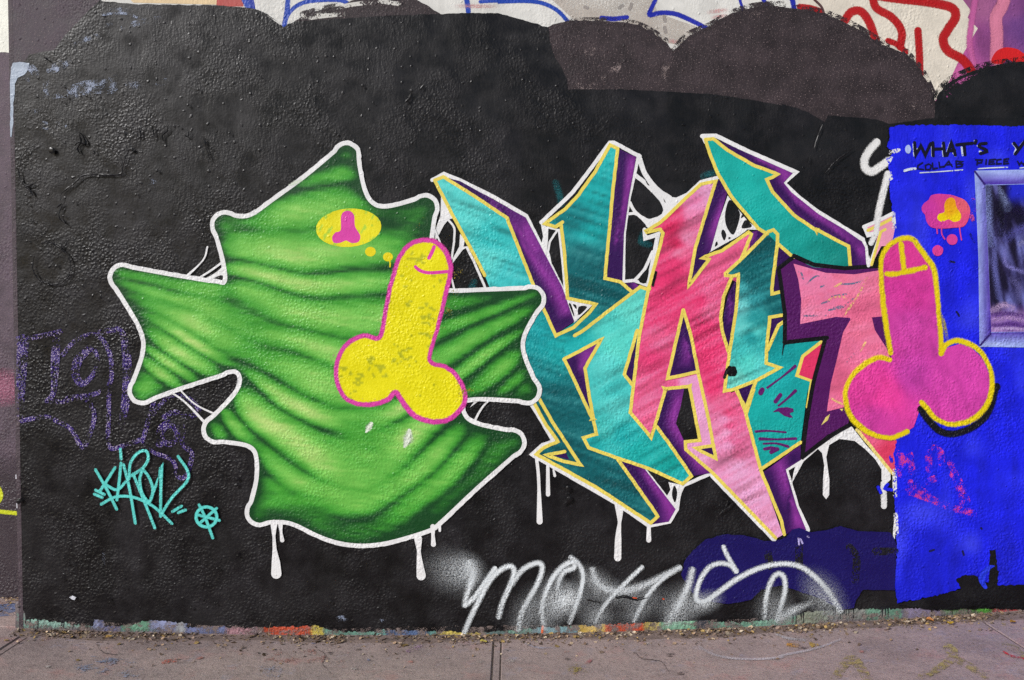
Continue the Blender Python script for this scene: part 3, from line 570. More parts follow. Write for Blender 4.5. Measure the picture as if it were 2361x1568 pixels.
midt = sheet('letter_face', let, 'E 1465,935 1560,682 1700,620 1995,845 1800,970 1745,1180 1890,1220 1850,1568 H 1290,0 1222,532 830,792 690,262 760,0 E 1330,1240 1570,1100 1438,1050',
      idw([(cpt('E 1560,780'), L3), (cpt('E 1600,950'), (16, 150, 152)), (cpt('E 1800,880'), (20, 158, 156)), (cpt('E 1600,1150'), L2), (cpt('H 900,200'), (20, 166, 160)), (cpt('H 900,650'), (16, 158, 152)), (cpt('H 1150,300'), (18, 160, 154))], 0.1, -30, 60, 14, 9, (90, 210, 200)), M_PAINT, grid=10, label='mid teal stroke of the third letter')
sheet('letter_face', let, 'B 1590,1000 1650,968 1688,1010 1692,1100 1640,1562 E 1500,375 1600,350 1720,450 1625,580 1475,605 1455,800 1440,930 1440,1050 1575,1092 1340,1220 1100,1312 1025,1312 1075,960 1130,640 1160,200 1100,200 1040,188 B 1330,1260',
      idw([(cpt('B 1640,1050'), L4), (cpt('B 1500,1250'), L4), (cpt('B 1400,1400'), L4), (cpt('E 1300,250'), L4), (cpt('E 1210,330'), (60, 160, 164)), (cpt('E 1190,500'), (104, 196, 196)), (cpt('E 1350,420'), (40, 140, 146)), (cpt('E 1500,480'), L4), (cpt('E 1350,620'), L3), (cpt('E 1180,700'), (90, 196, 192)), (cpt('E 1350,740'), L1), (cpt('E 1300,800'), (30, 150, 152)), (cpt('E 1200,900'), (60, 186, 182)), (cpt('E 1250,1050'), (76, 202, 190)), (cpt('E 1150,1200'), (104, 206, 192)), (cpt('E 1400,1130'), L1), (cpt('E 1420,850'), (40, 166, 164))], 0.40, -24, 120, 9, 6, (140, 226, 218)), M_PAINT, grid=7, label='dark to pale teal upright of the third letter')
shadow('E 1490,612 1618,608 1560,680 1468,890', ['E 1500,700', 'E 1560,630'], [])
shadow('E 1168,1312 1312,1248 1240,1472', ['E 1220,1320', 'E 1250,1420'], [])
shadow('H 858,825 1220,558 1225,705 1075,800 1180,1160 1275,1392 1060,1435 960,1080', ['H 900,860', 'H 960,1000', 'H 1050,1250', 'H 1080,1400', 'H 1150,700'], ['H 1020,760', 'H 1080,960', 'H 1140,1150', 'H 1060,840', 'H 1190,1320'])
tarm = sheet('letter_face', let, 'B 985,82 1062,76 1200,186 1450,330 1692,430 1588,475 1640,592 1850,822 2091,988 C 300,252 642,432 662,650 300,640 100,530 B 1840,1232 1690,1100 1590,1000 1500,950 1240,640 1110,420 1030,230',
      idw([(cpt('B 1100,200'), (22, 168, 158)), (cpt('B 1400,450'), (24, 170, 160)), (cpt('B 1600,800'), (22, 166, 156)), (cpt('B 1900,1050'), (18, 152, 142)), (cpt('C 300,450'), (18, 142, 132)), (cpt('C 560,560'), (14, 132, 122))], 0.08, -40, 50, 20, 2), M_PAINT, grid=12, label='teal top stroke of the last letter')

# --- yellow key lines
for p in ['A 150,480 235,448 500,612 860,850 872,890 1140,1568 D 1125,712 1300,630 1460,480 1515,402 1240,345 A 1445,1568 1420,1200 1385,905 1330,938 1228,905 1430,760 1560,620 1720,395 1865,135 1940,170 1895,560 1815,1440 1970,1475 D 1865,280',
          'A 150,482 330,830 530,1200 640,1412', 'A 1330,938 1400,890', 'D 1310,712 1400,655 1700,425 1950,235 2030,262', 'D 855,1140 1100,1568 G 810,755 640,720 480,660 655,625', 'D 830,1215 1020,1568 G 590,528 450,585 378,652 960,972 1495,1325 1565,1260 1520,1190 1170,695',
          'D 1205,942 1400,840 1572,745 1410,1030 1450,1280 1500,1568 G 965,455 838,490 890,588 1190,695 1500,800 1808,942 1895,865 1700,580 1552,380', 'D 1210,945 1350,1240 1490,1540 G 925,310', 'D 1920,660 1795,1090 1870,1190']:
    stroke('yellow_keyline', let, p, 9.5, YEL, M_PAINT, smooth=False, wob=0.6)
for p in ['B 545,960 405,990 400,985 560,880 940,518 1085,492 960,900 885,1150 822,1515 1020,1258 958,1235 1150,1168 1405,990 1435,1012 1340,1240', 'B 540,962 572,1000 430,1540 E 290,320 200,780 150,1200 112,1535 G 1305,252 1500,488 1558,300 1640,20 E 440,1302 700,1276 H 135,0 235,515 92,530 97,605 365,838 975,1470', 'E 630,530 560,830 475,1200 775,1135 700,760 630,530', 'E 770,1130 800,1250 870,1568 H 390,692 190,592 370,565',
          'E 1100,215 1025,400 995,600 1010,740 1078,955', 'B 1688,1100 1690,1010 1650,965 1600,985 1330,1260 1180,1395 E 1040,188 1100,200 1170,185 1150,500 1130,640 1080,960 1030,1320 1100,1312 1340,1222 1572,1095 1440,1048 1445,900 1475,602 1620,578', 'B 1690,1100 1635,1540 E 1498,372 1600,348', 'E 1455,920 1560,680 1620,640', 'H 600,30 680,240 830,810 1030,1300 1060,1435', 'H 760,20 690,245', 'H 830,800 1220,535',
          'B 985,82 1062,76 1200,186 1450,330 1690,420 1640,450 1585,475 1640,592 1850,822 2091,985 C 300,250 642,430 662,640', 'B 985,82 1030,230 1110,420 1240,640 1500,950 1590,1005', 'B 1690,1100 1845,1235', 'E 1340,1225 1240,1490 1150,1320']:
    stroke('yellow_keyline', let, p, 9.5, YEL, M_PAINT, smooth=False, wob=0.6)
# --- overpainted last letter: dark purple block with black outline and pink face
redp = sheet('letter_face', let, 'F 375,230 200,360 150,545 290,600 420,230', (212, 50, 96), M_PAINT)
redq = sheet('letter_face', let, 'F 720,1075 860,1090 1120,1160 1140,1300 1140,1540 1085,1510', idw([(cpt('F 850,1150'), (228, 90, 130)), (cpt('F 1050,1300'), (212, 56, 92)), (cpt('F 1050,1450'), (214, 70, 100))], .1), M_PAINT, grid=14)
stroke('yellow_keyline', let, 'F 725,1075 1090,1520', 9, (226, 204, 120), M_PAINT, wob=0.8)
stroke('yellow_keyline', let, 'F 375,215 195,355 138,545 285,598 240,850', 9, YEL, M_PAINT, smooth=False)
tface = sheet('purple_block_letter', let, 'E 1700,22 C 300,635 600,660 960,625 1080,1000 1080,1500 F 700,700 640,1010 540,1105 210,1335 190,1310 250,900 330,500 425,190 40,218 C 35,1330 10,900 E 1560,122', (78, 20, 88), M_PAINT, grid=30, label='dark purple block letter overpainted with black outline')
sheet('letter_face', let, 'C 105,600 420,690 700,705 960,662 1030,1110 870,1125 900,1250 1010,1420 1070,1568 F 950,420 700,830 430,895 470,620 520,420 590,120 660,0 C 660,1130 520,1120 170,1190 180,950 150,750',
      idw([(cpt('C 200,700'), (240, 120, 162)), (cpt('C 400,900'), (238, 118, 158)), (cpt('C 700,800'), (236, 122, 156)), (cpt('C 750,1050'), (214, 96, 134)), (cpt('C 750,1250'), (238, 116, 152)), (cpt('F 700,300'), (230, 110, 150)), (cpt('F 550,600'), (216, 96, 134)), (cpt('F 480,850'), (238, 110, 150)), (cpt('C 250,1100'), (238, 124, 160))], 0.14, -18, 40, 10, 3, (250, 160, 180)), M_PAINT, grid=9, label='bright pink face of the overpainted last letter')
for p in ('C 230,800 320,725 410,735', 'C 160,680 185,700 200,770', 'C 360,830 400,815', 'C 450,1055 520,1040 640,1015', 'C 500,1030 620,1000', 'C 560,800 680,795 790,765', 'C 480,920 600,900 720,885', 'C 380,990 460,960', 'C 640,980 680,950 700,920', 'F 620,410 700,330 780,260', 'C 200,1110 420,1105'):
    stroke('grey_scratch', let, p, 5, (96, 106, 136), M_DRY, fade=[.3, .52, .3])
for p in ('C 820,740 740,900 680,990 600,1100', 'C 500,830 570,790', 'C 440,960 520,925 600,930 660,970', 'F 830,180 760,300', 'F 480,770 530,800 600,830'):
    stroke('peach_scratch', let, p, 6, (240, 176, 120), M_DRY, fade=[.3, .5, .3])
for p in ('E 1565,120 1690,25', 'E 1560,120 1592,330 1622,560 1622,850', 'E 1618,848 2035,800', 'F 415,180 300,600 230,1000 190,1345', 'F 205,1330 450,1140 660,1020', 'C 108,522 300,608 600,645 960,620'):
    stroke('black_outline', let, p, 11.5, (16, 14, 18), M_PAINT, smooth=len(p) > 50 and 'C' in p, wob=0.4)
stroke('black_outline', let, 'E 1615,860 1605,910 1595,970', [5, 3, 2], (16, 14, 18), M_PAINT)
sheet('yellow_chip', let, 'F 375,1030 420,950 460,920 440,980', (216, 196, 110), M_PAINT); sheet('yellow_chip', let, 'F 555,870 590,868 580,895', (216, 196, 110), M_PAINT)
for p, w in (('E 1722,1080 1600,1180 1450,1290', [9, 4, 6]), ('E 1400,1310 1385,1340', 14), ('E 1578,1360 1530,1425', 11), ('E 1725,1320 1640,1400 1560,1465', [9, 6, 5]), ('H 780,428 900,422 1072,436', [7, 5, 5]), ('H 820,500 980,505 1170,498', [9, 5, 8]), ('H 855,548 980,545 1095,575', [5, 5, 8]), ('H 865,600 930,590 1000,602', [8, 10, 7]), ('H 930,630 990,600', 11)):
    stroke('purple_dash', let, p, w, (92, 24, 98), M_PAINT)
sheet('purple_blob', let, 'H 945,240 1000,195 1090,192 1145,205 1150,235 1110,250 1140,290 1110,292 1050,275 1000,232', (92, 24, 98), M_PAINT, rough=1)
sheet('black_dot', let, circle(*cpt('E 1100,1130'), 15, 15), (12, 11, 13), M_PAINT, rough=2.5, rscale=8)
stroke('black_smear', let, 'E 1050,1130 1030,1190', 8, (12, 11, 13), M_DRY, fade=[.5, .4])
stroke('black_dash', let, 'E 362,160 330,290', 7, (16, 14, 16), M_PAINT, wob=.6)

# ================================================================== GREEN PAINTED FORM (plain, abstract)
cloud = empty_part('green_flame_shape', wall, 'airbrushed green flame-like paint shape with white outline and drips')
W_ = 2880 / 2361
CAPS = [((740, 640, 190), (800, 800, 225)), ((800, 800, 225), (835, 1020, 232)), ((720, 580, 220), (800, 360, 6)), ((860, 620, 200), (980, 480, 6)), ((640, 780, 110), (430, 760, 70)), ((440, 745, 150), (285, 640, 4)), ((440, 790, 130), (330, 900, 4)), ((640, 640, 150), (520, 520, 4)),
        ((640, 940, 130), (500, 990, 4)), ((960, 830, 120), (1100, 790, 70)), ((1090, 770, 150), (1225, 690, 4)), ((1100, 820, 150), (1215, 900, 4)), ((960, 1080, 190), (1180, 1020, 4)), ((720, 1080, 170), (600, 1180, 4))]
CAPS = [tuple(np.array((c[0], c[1], max(24, c[2] * (1 if i < 2 else .70)))) * W_ for c in q) for i, q in enumerate(CAPS)]
def field(x, y):
    """distance inside the smooth union of the tapered fingers (positive inside)"""
    k = 22.0; acc = np.zeros_like(x)
    for a, b in CAPS:
        d = b[:2] - a[:2]; h_ = np.clip(((x - a[0]) * d[0] + (y - a[1]) * d[1]) / (d @ d), 0, 1)
        acc += np.exp(np.clip((a[2] + (b[2] - a[2]) * h_ - np.hypot(x - a[0] - d[0] * h_, y - a[1] - d[1] * h_)) / k, -40, 40))
    return k * np.log(acc + 1e-30)
def contour(fn, x0, x1, y0, y1, st, lev=0.0):
    gx = np.arange(x0, x1, st); gy = np.arange(y0, y1, st); X, Y = np.meshgrid(gx, gy); Fv = fn(X.ravel(), Y.ravel()).reshape(X.shape) - lev
    seg = {}
    for i in range(len(gy) - 1):
        for j in range(len(gx) - 1):
            c = [Fv[i, j], Fv[i, j+1], Fv[i+1, j+1], Fv[i+1, j]]; m = sum((c[k] > 0) << k for k in range(4))
            if m in (0, 15): continue
            co = [(gx[j], gy[i]), (gx[j+1], gy[i]), (gx[j+1], gy[i+1]), (gx[j], gy[i+1])]; key = [(0, i, j), (1, i, j+1), (0, i+1, j), (1, i, j)]
            ent = []
            for k in range(4):
                a, b = c[k], c[(k+1) % 4]
                if (a > 0) != (b > 0):
                    u = a / (a - b); p = (co[k][0] + (co[(k+1) % 4][0] - co[k][0]) * u, co[k][1] + (co[(k+1) % 4][1] - co[k][1]) * u); ent.append((key[k], p))
            for q in range(0, len(ent) - 1, 2):
                (ka, pa), (kb, pb) = ent[q], ent[q+1]; seg.setdefault(ka, [pa, []])[1].append(kb); seg.setdefault(kb, [pb, []])[1].append(ka)
    best = []; seen = set()
    for s0 in seg:
        if s0 in seen: continue
        lp = []; cur = s0; prev = None
        while cur not in seen:
            seen.add(cur); lp.append(seg[cur][0]); nx = [q for q in seg[cur][1] if q != prev and q not in seen]
            if not nx: break
            prev, cur = cur, nx[0]
        if len(lp) > len(best): best = lp
    return best
edge = contour(field, 300, 1600, 330, 1640, 9.0)
edge = edge[::2]
cxs = W_ * 810
G_D, G_M, G_L, G_Y = np.array((18, 66, 30.)), np.array((62, 150, 48.)), np.array((116, 188, 80.)), np.array((176, 208, 118.))
def gcol(x, y):
    d = field(x, y); u = (x - cxs) / 300.0
    sag = np.interp(y, [400, 620, 900, 1200, 1560], [-90, -30, 90, 190, 230])
    yy = np.interp(y + sag * u * u + 46 * (vnoise(x / 170, y / 120, 21) - .5), [380, 470, 530, 640, 760, 840, 960, 1040, 1150, 1230, 1360, 1450, 1560, 1900], np.arange(14))
    f = yy - np.floor(yy); kf_ = np.floor(yy).astype(np.int64)
    amp = (0.5 + 0.5 * hash2(kf_, kf_ * 0 + 3, 4)) * np.clip(2.0 * vnoise(x / 170, y / 110, 8) - .35, 0.06, 1.05)
    fold = np.where(f < 0.8, np.sin(np.pi * np.clip(f / 1.02, 0, 1)) ** 1.3, 0.5 - (f - 0.8) / 0.2 * 0.9)
    fold = np.where(f < 0.08, -0.4 + fold + (f / 0.08) * 0.4, fold)
    s = 0.36 + 0.66 * amp * (fold - 0.34) + 0.14 * (streak(x, y, 8, 60, 7, 5) - 0.5) * 2 + 0.42 * (vnoise(x / 190, y / 150, 12) - 0.45)
    dd = np.clip(d, 0, 999); s -= 0.34 * np.exp(-dd / 16.0) + 0.26 * np.exp(-dd / 60.0); s += 0.10 * np.clip(dd / 150, 0, 1)
    s -= 0.14 * np.clip((y - 1350) / 220, 0, 1) + 0.10 * np.clip(u, -1, 1)
    s = np.clip(s, 0, 1)[:, None]
    return np.where(s < 0.35, G_D + (G_M - G_D) * s / 0.35, np.where(s < 0.7, G_M + (G_L - G_M) * (s - 0.35) / 0.35, G_L + (G_Y - G_L) * (s - 0.7) / 0.3))
for p, w in (('W 330,660 420,660 520,600 560,540', [6, 5, 6, 9]), ('W 430,640 470,600 480,570', [8, 4, 5]), ('W 350,880 420,920 480,980', [7, 5, 8]), ('W 400,880 450,930 510,960', [5, 4, 6]), ('W 1190,890 1120,930 1080,1000', [7, 5, 8]), ('W 990,500 1030,600 1060,720', [6, 4, 7])):
    stroke('white_strand', cloud, p, w, WHT, M_PAINT)
for p, hs in (('W 400,655 450,652 510,620 548,560 590,640 480,700', ('W 470,660 510,635 525,650 490,672', 'W 535,610 548,590 555,630')),):
    sheet('white_web', cloud, p, WHT, M_PAINT, smooth=True)
    for h_ in hs: sheet('black_gap', cloud, h_, (24, 23, 25), M_BLACK, smooth=True)
stroke('white_outline', cloud, edge, 25, WHT, M_PAINT, closed=True, wob=0.8)
sheet('green_fill', cloud, edge, gcol, M_PAINT, smooth=True, grid=6.5)
for p, w in (('P 1030,1215 1046,1190', [4, 14, 8]), ('P 1138,1256 1148,1234 1152,1210', [6, 22, 10]), ('P 815,522 850,508', [4, 9, 4])):
    stroke('white_highlight', cloud, p, w, (214, 236, 206), M_SOFT, soft=0.9)
for p, w in (('X 189,445 188,520 194,640 203,735 206,815', [20, 8, 11, 23, 29]), ('X 236,445 240,505 249,570', [14, 7, 12]), ('X 1246,560 1250,620 1255,710 1268,830', [22, 10, 18, 26]), ('X 1353,470 1355,530 1358,600', [14, 9, 14]), ('X 1402,440 1405,500', [8, 7])):
    stroke('drip', cloud, p, w, WHT, M_PAINT)

# ================================================================== YELLOW DOODLE
YD = 'J 585,480 605,410 640,350 690,305 750,285 830,290 890,335 925,400 935,480 905,620 855,830 805,1035 900,1078 970,1130 1018,1220 1020,1310 945,1395 850,1425 760,1410 690,1370 625,1285 588,1238 540,1285 450,1313 340,1308 260,1258 220,1160 222,1060 262,960 330,905 400,882 490,890 528,720 560,560'
yd = sheet('yellow_doodle', wall, YD, lambda x, y: np.where((vnoise(x/10, y/7, 5) * vnoise(x/36, y/36, 6) > 0.5)[:, None], np.array((176, 178, 30.)), np.array((236, 214, 14.))) , M_PAINT, grid=6, label='crude yellow cartoon doodle with pink outline sprayed over the green flame shape')
stroke('pink_outline', yd, t(YD), [11, 13, 10, 12, 14, 11, 12, 11], (212, 60, 160), M_SOFT, soft=0.45, closed=True, wob=0.8)
stroke('pink_mark', yd, 'J 832,325 818,360 800,395', 10, (212, 60, 160), M_PAINT); stroke('pink_mark', yd, 'J 715,450 740,472 800,488 918,480', 9, (212, 60, 160), M_PAINT)
bub = sheet('thought_bubble', yd, circle(*cpt('J 295,205'), 92, 54, tilt=-4), lambda x, y: np.where((streak(x, y, -60, 30, 8, 4) > 0.68)[:, None], np.array((170, 204, 60.)), np.array((230, 214, 30.))), M_PAINT, grid=5)
sheet('pink_shape', yd, 'J 248,130 270,102 305,100 330,128 335,195 368,255 355,295 310,300 280,285 240,300 200,298 192,262 215,232 245,222', (210, 66, 160), M_PAINT, smooth=True)
for q, r_ in (('J 432,355', 15), ('J 542,388', 14)): sheet('bubble_dot', yd, circle(*cpt(q), r_, r_ * .9), (228, 206, 20), M_PAINT)
stroke('paint_run', yd, 'J 552,400 556,430 555,450', 4, (228, 206, 20), M_PAINT)
stroke('pink_overspray', yd, t(YD), 40, (190, 70, 150), M_SCUFF, closed=True, soft=.6, fade=[.04, .1, .03, .09, .05])
for p in ('J 700,230 830,225 930,330', 'J 960,480 940,620 900,800', 'J 1050,1190 1060,1260'): stroke('yellow_overspray', yd, p, 46, (150, 132, 30), M_DRY, soft=0.6, fade=[.12, .22, .12], )

# ================================================================== WHITE HOOK AND PINK SERIF BESIDE THE PANEL
hook = stroke('white_hook_stroke', wall, 'K 275,355 190,450 128,560 135,670 210,715 310,660 420,580', 21, (224, 224, 222), M_SOFT, soft=0.35, label='soft white spray hook beside the blue panel')
stroke('white_line', hook, 'K 410,740 370,900 330,1060 290,1250 275,1400', 18, (224, 224, 222), M_SOFT, soft=0.35)
pk = sheet('pink_serif', wall, 'K 110,1390 300,1300 500,1210 520,1568 C 1100,420 960,430 860,625 835,620 900,330 830,290', (236, 146, 176), M_PAINT, label='pale pink letter serif cut off by the blue panel')
stroke('white_outline', pk, 'C 790,240 930,180 1090,100', 10, WHT, M_PAINT); stroke('white_outline', pk, 'C 800,245 830,320 930,300', 12, WHT, M_PAINT, smooth=False); stroke('white_outline', pk, 'C 910,400 870,500 835,620', 9, WHT, M_PAINT)
stroke('yellow_keyline', pk, 'C 830,275 960,215 1080,150', 9, YEL, M_PAINT); stroke('yellow_keyline', pk, 'C 1000,265 955,290 920,420 865,610', 8, YEL, M_PAINT, smooth=False)
hole_ = sheet('black_gap', pk, 'C 835,345 925,325 905,400 850,560', (24, 23, 25), M_BLACK); stroke('white_line', pk, 'C 930,160 905,300 860,400', 14, WHT, M_SOFT, soft=.4)

# ================================================================== BLUE PANEL
panel = sheet('blue_panel', wall, 'K 430,185 560,140 800,150 1100,142 1500,148 2091,165 P 3300,362 3300,1640 Z 2091,900 1900,910 1750,860 1700,830 1600,880 1620,920 1450,975 1300,1000 1155,1028 1140,940 1120,905 1145,700 1145,500 1130,300 1125,100 F 1090,1500 1100,1400 1080,1300 1110,1200 C 1070,1800 1070,350 K 495,1400 465,1200 440,1000 430,800 440,760 395,560 480,480 390,410 430,330', lambda x, y: np.outer(0.84 + 0.22 * streak(x, y, 90, 120, 16, 2) + 0.1 * vnoise(x / 50, y / 50, 7) - 0.12 * np.clip((y - 1450) / 250, 0, 1), BLUE) + np.outer(np.clip(vnoise(x / 70, y / 90, 17) - .62, 0, 1), (90, 90, 60)), M_BLUE, rough=2.6, rscale=9, grid=12, label='bright blue painted panel with captions and a painted picture frame')
stroke('black_speck', panel, ['L 640,520 660,560 670,580', 'L 540,1090 560,1120', 'L 490,720 525,728', 'L 980,255 986,260', 'Z 1630,650 1640,680', 'Z 1390,650 1420,640', 'Z 1765,480 1770,486'], 6, (12, 14, 70), M_DRY, fade=[.5, .6, .5])
stroke('pink_scratch', panel, ['Z 1230,210 1400,270 1540,330', 'Z 1250,150 1320,200 1400,250', 'Z 1580,340 1640,350 1715,375', 'Z 1560,90 1610,200 1640,310', 'Z 1600,130 1660,280', 'F 1200,1400 1240,1330 1260,1480', 'F 1480,1250 1540,1300 1550,1400', 'F 1120,1300 1160,1350 1120,1440', 'Z 1170,20 1180,90', 'F 1640,1400 1690,1540', 'F 1420,1300 1430,1460', 'Z 1380,140 1420,120'], 20, (206, 56, 140), M_SCUFF, fade=[.26, .33, .24])
stroke('white_scuff', panel, ['Z 1130,60 1135,260', 'Z 1140,380 1145,520', 'K 440,480 540,455', 'K 410,600 450,540', 'K 440,740 445,800', 'C 1075,110 1085,250'], 12, (216, 216, 222), M_DRY, fade=[.35, .42, .3])
stroke('white_outline', panel, ['Z 1135,420 1125,560', 'Z 1130,620 1132,680'], [5, 7, 5], WHT, M_DRY, fade=[.6, .8, .5])
for p in ('Z 1010,180 1030,220', 'Z 1080,160 1060,190 1110,200', 'F 1050,1340 1060,1380'): stroke('blue_spatter', panel, p, 9, BLUE, M_DRY, fade=[.6, .7, .5])
# black roller marks over its lower right
roll = sheet('black_roller_marks', wall, 'Z 1160,1040 1480,965 1620,930 1580,850 1650,820 1740,830 1760,900 1800,925 1820,860 1830,780 1825,640 1870,638 1885,780 1900,800 1880,900 2000,900 2091,890 P 3300,1632 3300,1720 Z 1850,1070 1400,1080', (14, 14, 17), M_BLACK, rough=2.4, rscale=8)
sheet('blue_crescent', wall, 'Z 1830,752 1870,758 1840,775 1800,830 1795,880 1812,915 1790,925 1750,870 1755,820 1790,775', (30, 50, 206), M_BLUE, smooth=True)
# captions
cap = empty_part('caption', panel, 'hand-written black caption with white edging on the blue panel')
BIG = ['K 735,360 745,515 812,400 865,515 930,372', 'K 958,362 962,520', 'K 1088,365 1102,520', 'K 962,442 1092,436', 'K 1130,518 1185,362 1232,512', 'K 1152,462 1222,455', 'K 1250,388 1440,368', 'K 1338,382 1350,508', 'K 1486,338 1474,368', 'K 1608,370 1535,378 1525,412 1590,440 1618,468 1540,494', 'K 1950,368 1995,430', 'K 2085,338 2030,410 1965,500']
BIGW = ['K 722,362 730,520', 'K 770,440 740,505', 'K 840,450 868,522', 'K 948,365 950,522', 'K 1074,368 1086,522', 'K 1172,365 1135,470', 'K 1210,490 1232,522', 'K 1310,420 1322,515', 'K 1470,340 1486,350', 'K 1508,400 1570,440', 'K 1530,470 1545,475', 'K 1935,375 1980,432 1950,500', 'K 2070,345 2030,395']
stroke('white_edging', cap, BIGW, 5.5, (190, 200, 225), M_DRY, fade=[.5, .6, .5], smooth=False)
for p in BIG: stroke('caption_letter_stroke', cap, p, 9, (14, 12, 36), M_PAINT, smooth='1608' in p, wob=.3)
SM = ['K 832,608 775,640 770,680 842,690', 'K 905,622 865,640 870,690 920,690 940,640 905,622', 'K 952,612 958,682 1012,672', 'K 1032,600 1040,662 1090,652', 'K 1092,660 1150,588 1192,652', 'K 1112,632 1182,628', 'K 1240,588 1246,662 1312,650 1322,625 1258,622 1318,598 1240,585', 'K 1502,572 1496,632', 'K 1480,570 1560,574 1552,604 1500,612', 'K 1610,570 1604,625', 'K 1720,565 1650,572 1645,625 1712,620', 'K 1648,598 1700,594', 'K 1790,565 1740,572 1735,622 1792,618', 'K 1880,558 1826,566 1822,622 1880,615', 'K 1824,592 1868,588', 'K 1992,590 2012,632 2040,598 2062,632 2091,590']
for p in SM: stroke('caption_letter_stroke', cap, p, 4.6, (14, 12, 60), M_PAINT, smooth=False, wob=.2)
for p, w in (('K 610,705 680,685 742,680', 7), ('K 800,730 1050,715 1320,695', 3), ('K 1510,680 1700,668 1870,662', 3.4), ('K 2020,672 2091,664', 3)): stroke('white_underline', cap, p, w, (196, 206, 230), M_DRY, fade=[.5, .62, .5])
sheet('white_dot', cap, circle(*cpt('K 655,442'), 8.5, 12), (160, 176, 222), M_PAINT, rough=1)
# painted picture frame with a plain streaky inside
fr = sheet('painted_frame', panel, 'L 668,56 1045,48 P 3180,466 3180,984 L 1045,1340 708,1348 700,700', (140, 158, 222), M_BLUE, label='painted lavender picture frame on the blue panel')
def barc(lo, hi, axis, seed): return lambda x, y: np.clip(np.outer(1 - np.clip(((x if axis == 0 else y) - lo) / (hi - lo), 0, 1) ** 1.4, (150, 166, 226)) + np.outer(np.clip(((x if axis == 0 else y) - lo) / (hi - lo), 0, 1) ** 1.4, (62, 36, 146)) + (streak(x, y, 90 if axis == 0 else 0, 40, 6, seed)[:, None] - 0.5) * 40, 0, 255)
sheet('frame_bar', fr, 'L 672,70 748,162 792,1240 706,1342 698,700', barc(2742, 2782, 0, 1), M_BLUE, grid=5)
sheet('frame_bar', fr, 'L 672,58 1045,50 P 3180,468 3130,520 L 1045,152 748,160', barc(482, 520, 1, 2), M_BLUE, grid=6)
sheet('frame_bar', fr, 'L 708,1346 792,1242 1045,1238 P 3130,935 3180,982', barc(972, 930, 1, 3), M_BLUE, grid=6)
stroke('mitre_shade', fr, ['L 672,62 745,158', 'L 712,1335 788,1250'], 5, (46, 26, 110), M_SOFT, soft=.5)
def inner(x, y):
    n = streak(x, y, 78, 90, 16, 7); m = streak(x, y, 8, 50, 10, 9); low = np.clip((y - 850) / 40, 0, 1)
    n = np.clip((n - .38) * 2.6, 0, 1); base_ = np.outer(1 - n, (16, 8, 40)) + np.outer(n, (104, 108, 178)); bt = np.outer(1 - m, (70, 36, 120)) + np.outer(m, (176, 140, 196))
    tp = np.clip((590 - y) / 40, 0, 1)[:, None] * np.clip((x - 2820) / 20, 0, 1)[:, None]
    c = base_ * (1 - low[:, None]) + bt * low[:, None]; return c * (1 - tp) + np.array((26, 34, 190.)) * tp
sheet('frame_picture', fr, 'L 750,164 1045,156 P 3130,522 3130,933 L 1045,1236 792,1238', inner, M_BLUE, grid=6, label='dark indigo and lilac brushwork inside the painted frame')

for p, w, c in (('L 770,170 775,400 790,600', 16, (120, 130, 190)), ('L 850,180 880,260 910,330', [10, 16, 24], (128, 140, 190)), ('L 820,560 815,760 850,990', 14, (98, 100, 168)), ('L 900,560 980,500 1045,480 P 2960,640', 22, (84, 82, 160)), ('L 890,640 900,740 1000,790 1060,800', 10, (126, 122, 196)), ('L 940,850 990,900 1000,1000', 16, (96, 92, 150)), ('L 850,250 870,420 860,520', 20, (14, 8, 34)), ('L 930,330 1000,350 1080,380', 26, (22, 10, 52)), ('L 800,1080 880,1040 950,1060', 14, (190, 160, 205)), ('L 800,1110 900,1100 1060,1120', 9, (74, 34, 118)), ('L 800,1150 920,1135 1060,1160', 10, (186, 150, 205)), ('L 800,1190 930,1180 1060,1200', 8, (84, 44, 130)), ('L 800,1215 930,1212 1060,1222', 7, (196, 170, 220)), ('L 1000,600 1045,580 P 2950,700', 12, (150, 150, 200))):
    stroke('brush_mark', fr, p, w, c, M_SOFT, soft=.9, fade=[.3, .62, .35])

# ================================================================== PINK DOODLE
PD = 'C 965,620 985,490 1070,400 1200,355 1280,400 1390,545 1460,690 1490,900 1520,1200 1548,1450 F 1620,265 1720,235 1830,265 1950,380 2025,560 2025,740 1950,890 1810,985 1650,1015 1500,968 1400,865 1350,830 1315,930 1275,1045 1180,1112 1050,1140 900,1110 760,1030 660,900 618,750 640,620 720,490 830,400 950,368 1060,385 C 1050,1480 1000,1150 968,900'
pd = sheet('pink_doodle', wall, PD, idw([(cpt('C 1200,500'), (206, 52, 138)), (cpt('C 1250,900'), (204, 54, 148)), (cpt('C 1250,1200'), (196, 62, 156)), (cpt('F 850,650'), (218, 60, 150)), (cpt('F 1000,700'), (230, 60, 150)), (cpt('F 1700,600'), (204, 64, 164)), (cpt('F 1250,550'), (190, 60, 160)), (cpt('F 900,1000'), (198, 58, 152))], 0.13, 70, 30, 16, 4, (230, 110, 170)), M_PAINT, grid=8, label='crude pink cartoon doodle with yellow outline over the panel edge')
for p, s_ in (('F 1345,870 1430,990 1530,1085 1660,1112 1820,1062 1960,960 2030,830 2062,700 2085,650', 0.3),): stroke('black_underline', pd, p, [20, 19, 18, 19, 21], (10, 9, 14), M_SOFT, soft=s_)
